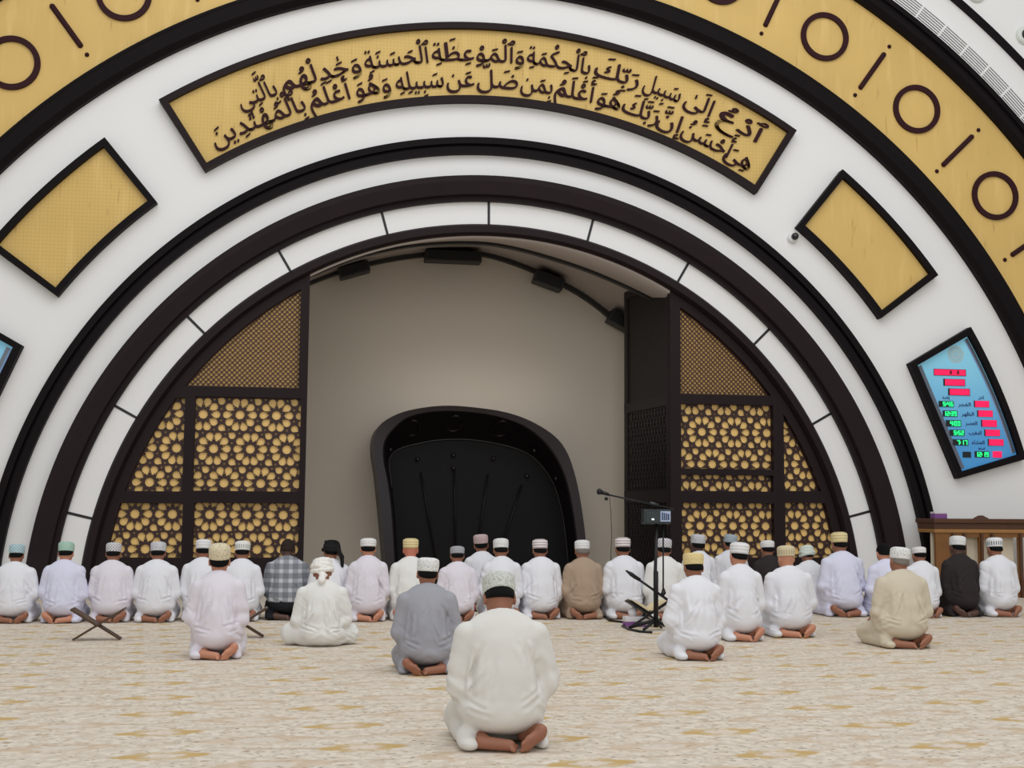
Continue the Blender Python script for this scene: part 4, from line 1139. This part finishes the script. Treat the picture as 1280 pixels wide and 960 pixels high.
            for (xa, za, xb, zb, am, wd) in seg:
                dx, dz_ = xb-xa, zb-za; t_ = np.clip(((wx-xa)*dx+(wz-za)*dz_)/(dx*dx+dz_*dz_), 0, 1)
                ex_, ez_ = wx-xa-t_*dx, wz-za-t_*dz_
                dist_ = np.hypot(ex_, ez_); sgn = np.sign(ex_*dz_-ez_*dx)*np.sign(xb-xa+1e-6)
                fade = np.clip(np.minimum(t_, 1-t_)*5+0.15, 0, 1)
                cre += fade*am*(np.exp(-(dist_/wd)**2)-0.75*np.exp(-((dist_-1.5*wd)/(1.2*wd))**2))
            cre *= np.clip((0.03-y)/0.05, 0, 1)
            return cre-(gate*(back*(0.0062*f1+0.0035*f2)+hz*0.0065*np.sin(2*PI*n3*2.0)+side*0.0038*np.sin(2*PI*n4*1.8))+0.003*(n5-0.5))
        if top or legs: G_.displace(folds)
        if kneel and legs:
            # arched hem that lets the soles show behind
            G_.ell((foot*0.055*sx, -0.22, 0.02), (0.155*sx, 0.17, 0.074), 0.012, 'sub')
        elif kneel: 
            G_.ell((foot*0.05*sx, -0.21, 0.02), (0.16*sx, 0.17, 0.074), 0.012, 'sub')
        if hem is not None: G_.plane((0, 0, hem), (0, 0, -1))
        G_.plane((0, 0, 0.005), (0, 0, -1))
        return G_
    parts = {}
    if garment == 'shirt':
        parts['shirt'] = garment_field(True, False, 0.012, 0.13).mesh('shirt')
        parts['trousers'] = garment_field(False, True).mesh('trousers')
    else:
        parts['robe'] = garment_field(True, True).mesh('robe')
    return body, parts, (piv, M, Hd), B

def hair_mesh(Hd, M, h, low=0.722, covered=False):
    Fh = Field(Hd(0, 0.07, 0.77)-0.17, Hd(0, 0.07, 0.77)+0.17, h*0.8)
    Fh.ell(Hd(0, 0.068, 0.770), (0.0795, 0.0985, 0.102), 0, M=M)
    Fh.ell(Hd(0, 0.02, 0.735), (0.066, 0.052, 0.036), 0.02, M=M)
    n = M @ np.array([0, 0.55, -0.8]); Fh.plane(Hd(0, 0.0, low), M @ np.array([0, 0.30, -1.0]))
    Fh.plane(Hd(0, 0.125, 0.80), M @ np.array([0, 1.0, -0.55]))
    if covered: Fh.plane(Hd(0, 0.07, 0.838), M @ np.array([0, 0, 1.0]))
    for s in (-1, 1): Fh.ell(Hd(s*0.080, 0.085, 0.730), (0.022, 0.032, 0.040), 0.005, 'sub', M)
    return Fh.mesh('hair')

def cap_mesh(Hd, M, hh=0.085, top=0.02, fl=0.003):
    prof = [(0.0795, -0.002), (0.0835, 0.0), (0.0845, 0.010), (0.0845+fl, hh*0.5), (0.0840+fl, hh-0.006), (0.0815+fl, hh), (0.074+fl, hh+top*0.45), (0.055, hh+top*0.9), (0.03, hh+top), (0.002, hh+top*0.98)]
    n = 40; bm = bmesh.new(); rr = []; uvl = bm.loops.layers.uv.new('uv')
    tot = hh
    for i in range(n):
        t = 2*PI*i/n; ring = []
        for r, z in prof:
            wob = 1+0.012*math.sin(3*t+z*40)
            q = Hd(r*wob*math.cos(t)*0.985, 0.066+r*wob*math.sin(t)*1.17, 0.772+z)
            ring.append(bm.verts.new(q))
        rr.append(ring)
    for i in range(n):
        for j in range(len(prof)-1):
            f = bm.faces.new((rr[i][j], rr[(i+1) % n][j], rr[(i+1) % n][j+1], rr[i][j+1]))
            for lp, (u, vv) in zip(f.loops, ((i/n, prof[j][1]/tot), ((i+1)/n, prof[j][1]/tot), ((i+1)/n, prof[j+1][1]/tot), (i/n, prof[j+1][1]/tot))): lp[uvl].uv = (u, vv)
    bm.faces.new([rr[i][-1] for i in range(n)]); bm.faces.new([rr[i][0] for i in range(n)][::-1])
    me = bpy.data.meshes.new('cap'); bm.to_mesh(me); bm.free(); me.shade_smooth(); return me

def turban_mesh(Hd, M, h, tail, sd):
    R = np.random.RandomState(sd); T_ = Field(Hd(0, 0.06, 0.76)-0.30, Hd(0, 0.06, 0.80)+0.26, h*0.8)
    T_.ell(Hd(0, 0.068, 0.800), (0.090, 0.108, 0.085), 0, M=M)
    for k in range(7):
        a = k*1.3+sd; tilt_ = 0.28*math.sin(a*1.7); zc = 0.768+0.016*k*0.9; r = 0.092-0.0045*k
        prev = None
        for i in range(15):
            t = 2*PI*i/14
            q = Hd(r*math.cos(t), 0.068+r*1.16*math.sin(t), zc+tilt_*r*math.cos(t+a))
            if prev is not None: T_.cone(prev, q, 0.019, 0.019, 0.006)
            prev = q
    if tail > 0:
        T_.cone(Hd(0.06, -0.03, 0.79), Hd(0.12, -0.06, 0.70), 0.022, 0.026, 0.015); T_.cone(Hd(0.12, -0.06, 0.70), Hd(0.135, -0.05, 0.60), 0.024, 0.018, 0.01)
    if tail < 0:
        T_.cone(Hd(-0.05, -0.03, 0.74), Hd(0.03, -0.035, 0.70), 0.014, 0.016, 0.01); T_.cone(Hd(0.0, -0.04, 0.70), Hd(-0.01, -0.06, 0.645), 0.030, 0.034, 0.015)
    ph = R.rand(3)*10
    T_.displace(lambda x, y, z: 0.006*(noise3(x*30+ph[0], y*30+ph[1], z*60+ph[2])-0.5))
    return T_.mesh('turban')

WHITE = cloth_mat('white_cotton', (228, 228, 233)); LAV = cloth_mat('lavender_white_cotton', (216, 216, 234)); PINKW = cloth_mat('rosy_white_cotton', (223, 217, 225))
CREAM = cloth_mat('cream_white_cotton', (228, 227, 223)); GREY = cloth_mat('grey_cotton', (158, 158, 165)); BEIGE = cloth_mat('beige_cotton', (206, 195, 174))
BROWN = cloth_mat('tan_brown_cotton', (170, 148, 128)); BLACK = cloth_mat('black_brown_cotton', (48, 42, 42)); WARM = cloth_mat('ivory_cotton', (220, 217, 211))
PLAID = plaid_mat(); TROU = cloth_mat('dark_trouser_cloth', (34, 34, 38))
CAPS = {
 'aqua': cap_mat('aqua_cap_cloth', (186, 206, 212), (120, 158, 170), 'check'), 'green': cap_mat('green_cap_cloth', (168, 198, 182), (136, 172, 154), 'stitched'),
 'greybar': cap_mat('grey_white_cap_cloth', (214, 212, 214), (140, 138, 146), 'check'), 'greyst': cap_mat('grey_stitched_cap_cloth', (204, 204, 208), (134, 134, 142), 'stitched'),
 'white': cap_mat('white_cap_cloth', (232, 230, 228), (206, 206, 206), 'bands'), 'whitebar': cap_mat('white_ribbed_cap_cloth', (226, 226, 220), (150, 156, 150), 'bars'),
 'goldtop': cap_mat('pale_gold_cap_cloth', (218, 206, 176), (164, 148, 112), 'stitched'), 'yellow': cap_mat('yellow_cap_cloth', (226, 206, 150), (196, 172, 112), 'stitched'),
 'cream': cap_mat('cream_cap_cloth', (224, 208, 160), (200, 178, 124), 'bands'), 'rose': cap_mat('rose_cap_cloth', (196, 172, 172), (164, 132, 138), 'stitched'),
 'grey': cap_mat('grey_cap_cloth', (170, 170, 174), (140, 140, 146), 'bands'), 'sage': cap_mat('sage_embroidered_cap_cloth', (202, 204, 196), (146, 150, 142), 'stitched'),
 'whitest': cap_mat('white_embroidered_cap_cloth', (230, 230, 228), (158, 162, 162), 'stitched'), 'redband': cap_mat('white_red_band_cap_cloth', (230, 226, 226), (176, 150, 152), 'bands'),
 'beigebox': cap_mat('beige_brick_cap_cloth', (208, 194, 160), (178, 162, 128), 'bars'), 'bluegrey': cap_mat('blue_grey_cap_cloth', (176, 186, 194), (134, 146, 158), 'check'),
 'blackbar': cap_mat('white_black_bar_cap_cloth', (226, 226, 228), (84, 86, 92), 'bars'),
}
turban_white = cloth_mat('white_turban_cloth', (236, 232, 226)); turban_black = cloth_mat('black_turban_cloth', (26, 25, 27)); turban_green = cloth_mat('pale_green_turban_cloth', (206, 214, 204), 0.15)

def person(label, group, px, foot_py, top_py, width, robe, cap=None, skin='brown', hair=hair_m, near=False, gx=None, dress='robe', name_turban=None, caph=0.085, captop=0.02, **kw):
    sd = int(px*7+foot_py)
    h = 0.0072 if near else 0.0105
    g = G(px if gx is None else gx, foot_py)
    pose = kw.pop('pose', 'kneel')
    dist = float((g-CAM) @ FWD)
    # overall size from the height of the head in the photograph
    d_ = FWD+(px-640)/F_PX*RIGHT+(480-top_py)/F_PX*UP
    zt = CAM[2]+d_[2]*(g[1]+0.25-CAM[1])/d_[1]
    nominal = 0.875 if pose == 'kneel' else 0.79
    s = zt/nominal
    s = min(max(s, 0.85), 1.18)
    wm = width*dist/F_PX
    sx = min(max(wm/(0.545*s), 0.80), 1.18)
    if kw.pop('keepx', False): sx = 1.0
    body, parts, (piv, M, Hd), B = make_person(sd, pose, sx=sx, h=h, garment=dress, **kw)
    o = link('person', body, SKIN[skin]); o.location = (g[0], g[1]+0.18*s, 0); o.scale = (s, s, s)
    ang = math.atan2(g[0]-CAM[0], g[1]-CAM[1])
    tag(o, label, 'person', group)
    for nm, me in parts.items():
        c = link('shirt' if nm == 'shirt' else ('trousers' if nm == 'trousers' else 'robe'), me, TROU if nm == 'trousers' else robe); c.parent = o
    if name_turban is not None:
        c = link('turban', turban_mesh(Hd, M, h, name_turban[1], sd % 7), name_turban[0]); c.parent = o
    if hair is not None:
        c = link('hair', hair_mesh(Hd, M, h, 0.722, cap is not None or name_turban is not None), hair); c.parent = o
    if cap is not None:
        c = link('cap', cap_mesh(Hd, M, caph, captop), CAPS[cap]); c.parent = o
    return o
ROW = 'worshippers kneeling in the front rows'; LONE = 'worshippers kneeling behind the rows'
# lone figures nearest to the camera first
person('nearest kneeling person in an ivory robe and sage embroidered cap', LONE, 634, 942, 712, 148, WARM, 'sage', 'brown', near=True, tilt=0.5, foot=1, caph=0.082, captop=0.012)
person('person in a grey robe and white embroidered cap left of the nearest person', LONE, 536, 845, 697, 90, GREY, 'whitest', 'brown', near=True, tilt=0.05, foot=-1, nod=0.05)
person('person in a white robe and yellow cap kneeling right of the microphone stand', LONE, 880, 827, 690, 78, WHITE, 'yellow', 'brown', near=True, tilt=0.12, foot=1, captop=0.012)
person('person in a rosy white robe and tall pale gold cap kneeling alone at the left', LONE, 268, 826, 682, 76, PINKW, 'goldtop', 'tan', near=True, tilt=-0.12, foot=1, captop=0.035)
person('person in a beige robe and white patterned cap kneeling alone at the right', LONE, 1141, 812, 684, 82, BEIGE, 'whitest', 'brown', hair=greyhair_m, near=True, tilt=0.05, nod=0.12, foot=1, leanx=0.02)
person('person in a white turban and white clothes sitting cross-legged', LONE, 402, 810, 697, 80, CREAM, None, 'brown', hair=None, near=True, pose='cross', tilt=0.25, nod=-0.06, keepx=True, name_turban=(turban_white, -1))
person('person in a white robe and smooth white cap kneeling right of the nearer yellow cap', LONE, 936, 803, 678, 58, WHITE, 'white', 'tan', tilt=0.08, nod=0.10, foot=1)
person('broad person in a white robe and beige ribbed cap leaning to the right', LONE, 997, 798, 682, 74, WHITE, 'beigebox', 'tan', hair=None, tilt=0.1, foot=1, leanx=0.0)
# front row from left to right
person('person in a white robe and aqua checked cap at the left edge', ROW, 10, 780, 680, 62, WHITE, 'aqua', 'brown', foot=1)
person('person in a lavender white robe and pale green cap near the left edge', ROW, 73, 780, 677, 60, LAV, 'green', 'tan', foot=-1)
person('person in a rosy white robe and grey checked cap kneeling behind the left book stand', ROW, 134, 779, 678, 60, PINKW, 'greybar', 'brown', foot=1)
person('person in a white robe and grey stitched cap, fourth in the row from the left', ROW, 191, 779, 677, 60, WHITE, 'greyst', 'brown', foot=1)
person('person in a white robe half hidden left behind the tall pale gold cap', ROW, 249, 778, 674, 56, WHITE, 'white', 'brown', foot=1)
person('person in a white robe and ribbed cap left of the plaid shirt', ROW, 299, 778, 676, 54, WHITE, 'whitebar', 'brown', foot=1)
person('bareheaded person in a grey plaid shirt and dark trousers', ROW, 357, 776, 672, 64, PLAID, None, 'dark', hair=cropped_m, dress='shirt', tilt=0.25, foot=1)
person('person in a black turban with a hanging tail, behind the white turban', ROW, 412, 777, 676, 56, WHITE, None, 'brown', name_turban=(turban_black, 1), tilt=0.1, nod=0.08)
person('person in a rosy white robe and small white cap right of the black turban', ROW, 460, 778, 671, 54, PINKW, 'white', 'tan', tilt=0.1, caph=0.07)
person('person with a ruddy bare nape and cream cap in a white robe', ROW, 512, 777, 673, 56, CREAM, 'cream', 'red', hair=None, tilt=0.05, leanx=0.03, foot=-1)
person('person in a white robe and plain grey cap right of the grey robe', ROW, 574, 777, 681, 54, PINKW, 'grey', 'brown', tilt=0.15, caph=0.07)
person('person in a white robe and rose cap half hidden before the prayer niche', ROW, 605, 765, 668, 50, WHITE, 'rose', 'brown', tilt=0.0, nod=-0.08)
person('person in a white robe and bright white cap straight behind the nearest person', ROW, 630, 776, 673, 56, WHITE, 'whitest', 'brown', tilt=0.15)
person('person in a white robe and creamy white cap left of the brown robe', ROW, 680, 775, 674, 58, WHITE, 'redband', 'brown', tilt=0.1)
person('person in a tan brown robe and white cap', ROW, 734, 775, 675, 56, BROWN, 'white', 'brown', hair=greyhair_m, tilt=0.1, foot=-1)
person('person in a white robe and faint red banded cap left of the microphone stand', ROW, 786, 775, 672, 58, WHITE, 'redband', 'brown', tilt=0.1)
person('person in a white robe and grey checked cap right behind the microphone stand', ROW, 838, 776, 673, 54, CREAM, 'greybar', 'brown', tilt=0.12, nod=0.06)
person('person in a white robe and mauve grey cap half hidden behind the yellow cap', ROW, 881, 764, 668, 46, WHITE, 'greyst', 'dark', tilt=0.0, nod=0.05)
person('person in a white robe and blue grey cap half hidden behind the smooth white cap', ROW, 921, 756, 668, 48, WHITE, 'bluegrey', 'brown', tilt=0.0, nod=0.1)
person('person in a black shirt and white cap half hidden among white robes', ROW, 970, 765, 674, 46, BLACK, 'white', 'brown', tilt=0.1, caph=0.07)
person('person in a pale green and white turban half hidden behind the beige ribbed cap', ROW, 1020, 766, 694, 46, WHITE, None, 'brown', name_turban=(turban_green, 0), tilt=0.2)
person('person in a lavender robe and tall cream cap by the arch foot', ROW, 1064, 772, 666, 64, LAV, 'cream', 'brown', tilt=0.1, foot=-1, caph=0.092)
person('bareheaded person with black hair in a white robe', ROW, 1119, 773, 678, 52, LAV, None, 'tan', tilt=0.15)
person('person in a white robe and low white cap right behind the beige robe', ROW, 1164, 773, 681, 50, WHITE, 'white', 'brown', tilt=0.15, caph=0.06)
person('person in a black robe and white patterned cap before the balustrade', ROW, 1214, 772, 670, 52, BLACK, 'whitest', 'dark', tilt=0.1, nod=0.08, foot=-1)
person('person in a white robe and black barred cap at the right edge', ROW, 1262, 772, 672, 54, WHITE, 'blackbar', 'brown', tilt=0.1)

# ------------------------------------------------------------------ microphone stand
ms = G(820, 788); YM = ms[1]
def PM(px, py, dy=0.0): return Vector(P(px, py, YM+dy))
st = tag(empty('microphone_stand', (ms[0], ms[1], 0)), 'black stand with two microphone booms and a small device on top', 'microphone stand')
def part(name, fn, m, parent, smooth=True):
    bm = bmesh.new(); fn(bm); return bm_obj(name, bm, m, parent, smooth)
top = PM(821, 655)
part('pole', lambda bm: tube(bm, [(ms[0], YM, 0.03), (ms[0], YM, 0.55), (ms[0]-0.005, YM, 0.56), (top.x, YM, top.z)], [0.024, 0.024, 0.017, 0.015], 12), metal_m, st)
for (px, py, dy) in ((837, 790, -0.05), (801, 789, -0.10), (790, 779, 0.12), (832, 780, 0.15)):
    e = PM(px, py, 0); e = Vector((e.x, YM+dy, 0.015))
    part('leg', lambda bm: tube(bm, [(ms[0], YM, 0.10), (ms[0]*0.4+e.x*0.6, YM+dy*0.6, 0.05), e], [0.018, 0.016, 0.014], 8), metal_m, st)
dv = Vector((PM(819, 646)))
def dev(bm): box(bm, PM(803.5, 646).x, PM(837.5, 646).x, YM-0.04, YM+0.07, PM(819, 655).z, PM(819, 636.5).z, 0.012)
d_o = part('device', dev, mat('device_dark_teal', (30, 42, 46), 0.35), st, False)
part('device_screen', lambda bm: box(bm, PM(806, 646).x, PM(823, 646).x, YM-0.045, YM-0.04, PM(812, 653).z, PM(812, 640).z, 0.002), mat('dark_screen', (46, 56, 58), 0.2), st, False)
part('indicator_lamp', lambda bm: box(bm, PM(813, 646).x, PM(816, 646).x, YM-0.05, YM-0.045, PM(812, 650).z, PM(812, 648).z), mat('lamp_glow', (235, 240, 230), 0.4, emit=(240, 245, 235), estr=0.8), st, False)
part('paper_label', lambda bm: box(bm, PM(824, 646).x, PM(836.5, 646).x, YM-0.046, YM-0.04, PM(830, 652).z, PM(830, 639).z, 0.001), mat('pale_blue_label', (172, 186, 214), 0.6), st, False)
def bars(bm):
    for k, (a, c) in enumerate(((825.5, 826.5), (828, 829), (830.5, 831.5), (833, 834.2))):
        p0, p1 = PM(a, 640.5+0.6*k), PM(c+0.6, 650.2)
        box(bm, p0.x, p1.x, YM-0.049, YM-0.045, p1.z, p0.z)
part('label_mark', bars, mat('label_ink', (52, 66, 96), 0.6), st, False)
m0, m1 = PM(752, 616.5, -0.25), PM(842, 636.5, 0.0)
part('boom_arm', lambda bm: tube(bm, [m0, m0*0.5+m1*0.5, m1], 0.0085, 8), metal_m, st)
part('boom_clamp', lambda bm: tube(bm, [PM(813, 629.0, -0.06), PM(822, 632, -0.04)], 0.018, 10), mat('grey_clamp', (70, 72, 76), 0.4, metal=0.5), st)
part('clamp_post', lambda bm: tube(bm, [PM(820, 637), PM(819, 631, -0.03)], 0.012, 8), metal_m, st)
mic_b = tube
part('microphone', lambda bm: (tube(bm, [PM(761, 618.2, -0.26), PM(752, 615.5, -0.26)], [0.014, 0.020], 12), tube(bm, [PM(752.5, 615.7, -0.26), PM(750, 614.8, -0.26), PM(747.6, 614.1, -0.26), PM(746.3, 613.8, -0.26)], [0.020, 0.029, 0.029, 0.014], 12)), metal_m, st)
part('cable_knob', lambda bm: tube(bm, [PM(756.2, 623, -0.26), PM(759.5, 624, -0.26)], [0.016, 0.014], 10), metal_m, st)
part('hanging_cable', lambda bm: tube(bm, [PM(762, 620, -0.26), PM(763.5, 640, -0.2), PM(764.5, 665, -0.1), PM(763.5, 700, 0.0)], 0.004, 6), mat('grey_cable', (74, 76, 76), 0.5), st)
part('second_post', lambda bm: tube(bm, [PM(829, 655.5, 0.03), PM(829, 742, 0.03)], 0.008, 8), metal_m, st)
part('second_clamp', lambda bm: tube(bm, [PM(829.3, 736, 0.03), PM(829.6, 741, 0.0), PM(827.5, 744, -0.02)], [0.012, 0.024, 0.018], 10), metal_m, st)
part('second_boom_arm', lambda bm: tube(bm, [PM(783, 713.5, -0.03), PM(839, 753, -0.03)], [0.010, 0.013], 8), metal_m, st)
part('second_microphone', lambda bm: tube(bm, [PM(782, 713, -0.03), PM(785, 715, -0.03), PM(789, 717.8, -0.03), PM(794, 721.3, -0.03), PM(800, 725, -0.03)], [0.004, 0.012, 0.020, 0.019, 0.016], 10), metal_m, st)
# cable on the carpet
cb = [G(756, 772), G(762, 777), G(775, 778.5), G(786, 780), G(778, 784), G(786, 788), G(800, 791), G(815, 792)]
bm = bmesh.new(); tube(bm, [Vector((q[0], q[1], 0.012)) for q in cb], 0.011, 8)
tag(bm_obj('microphone_cable', bm, metal_m, None, True), 'black cable lying on the carpet left of the microphone stand', 'cable')

# ------------------------------------------------------------------ folding book stands
def book_stand(label, px, py, w, m, book=False, rotz=0.0):
    g = G(px, py); t = tag(empty('folding_book_stand', (g[0], g[1], 0)), label, 'book stand', 'folding wooden book stands')
    t.rotation_euler = (0, 0, rotz); k = w
    def leaf(sgn):
        bm = bmesh.new()
        a = math.radians(32)
        # upper board, two legs below the crossing
        L1, L2, th = 0.25*k, 0.22*k, 0.018
        def slab(x0, x1, y0, y1):
            vs = []
            for x in (x0, x1):
                for y in (y0, y1):
                    for z in (-th/2, th/2):
                        X = sgn*(x*math.cos(a)-z*math.sin(a)); Z = 0.125*k+x*math.sin(a)+z*math.cos(a)
                        vs.append(bm.verts.new((X, y, Z)))
            for q in ((0, 1, 3, 2), (4, 6, 7, 5), (0, 4, 5, 1), (2, 3, 7, 6), (0, 2, 6, 4), (1, 5, 7, 3)): bm.faces.new([vs[i] for i in q])
        slab(0.0, L1, -0.09, 0.09)
        if sgn > 0: slab(-L2, 0.005, -0.085, -0.05); slab(-L2, 0.005, 0.05, 0.085)
        else: slab(-L2, 0.005, -0.045, -0.012); slab(-L2, 0.005, 0.012, 0.045)
        bmesh.ops.recalc_face_normals(bm, faces=bm.faces)
        me = bpy.data.meshes.new('leaf_board'); bm.to_mesh(me); bm.free()
        o = link('leaf_board', me, m); o.parent = t
    leaf(1); leaf(-1)
    bm = bmesh.new(); tube(bm, [(0, -0.092, 0.125*k), (0, 0.092, 0.125*k)], 0.012, 8)
    me = bpy.data.meshes.new('hinge_pin'); bm.to_mesh(me); bm.free(); me.shade_smooth(); o = link('hinge_pin', me, m); o.parent = t
    return t, g, k
rehal_m = mat('dark_walnut', (74, 50, 30), 0.4, var=0.25, scale=12)
book_stand('folding wooden book stand standing free at the left, before the checked cap', 122, 800, 1.02, rehal_m)
book_stand('folding book stand half hidden behind the rosy white robe at the left', 302, 797, 1.0, rehal_m)
t, g, k = book_stand('black folding book stand holding an open book beside the microphone stand', 809, 783, 0.95, mat('black_wood', (26, 24, 24), 0.4))
bk = tag(empty('open_book', (g[0], g[1], 0.125*k)), 'open book with cream pages lying on the black book stand', 'book')
for sgn in (-1, 1):
    for nm, z0, z1, x1, mm in (('cover', 0.016, 0.024, 0.225, mat('dark_book_cover', (50, 34, 30), 0.5)), ('pages', 0.024, 0.05, 0.215, mat('cream_paper', (226, 210, 172), 0.7))):
        bm = bmesh.new(); a = math.radians(32); n = 8; top_, bot_ = [], []
        for i in range(n+1):
            x = 0.012+(x1-0.012)*i/n; bulge = (z1-z0)*(0.35+0.65*math.sin(PI*min(1, (i/n)*0.9+0.1))) if nm == 'pages' else z1-z0
            for lst, z in ((bot_, z0), (top_, z0+bulge)):
                X = sgn*(x*math.cos(a)-z*math.sin(a)); Z = x*math.sin(a)+z*math.cos(a)
                lst.append([bm.verts.new((X, y, Z)) for y in (-0.105, 0.105)])
        for i in range(n):
            bm.faces.new((top_[i][0], top_[i+1][0], top_[i+1][1], top_[i][1])); bm.faces.new((bot_[i][1], bot_[i+1][1], bot_[i+1][0], bot_[i][0]))
            for q in (0, 1): bm.faces.new((bot_[i][q], bot_[i+1][q], top_[i+1][q], top_[i][q]))
        for i in (0, n): bm.faces.new((bot_[i][0], top_[i][0], top_[i][1], bot_[i][1]))
        bmesh.ops.recalc_face_normals(bm, faces=bm.faces)
        me = bpy.data.meshes.new(nm); bm.to_mesh(me); bm.free(); o = link(nm, me, mm); o.parent = bk
# small box of tissues on the floor by the stand
g = G(795, 784)
t = tag(empty('floor_tissue_box', (g[0], g[1], 0)), 'white tissue box with purple ends on the carpet by the microphone stand', 'tissue box')
def fb(x0, x1, z0, z1, nm, m):
    bm = bmesh.new(); box(bm, g[0]+x0, g[0]+x1, g[1]+0.02, g[1]+0.14, z0, z1, 0.006); bm_obj(nm, bm, m, t)
fb(-0.10, 0.11, 0.0, 0.05, 'purple_base', MATS['purple_card'] if 'purple_card' in MATS else wood_m); fb(-0.10, 0.11, 0.05, 0.10, 'white_carton', MATS['white_card'])
bm = bmesh.new(); tube(bm, [(g[0]-0.01, g[1]+0.08, 0.095), (g[0]-0.015, g[1]+0.08, 0.14), (g[0]+0.01, g[1]+0.085, 0.19)], [0.03, 0.05, 0.012], 9); bm_obj('tissue', bm, MATS['white_card'], t, True)
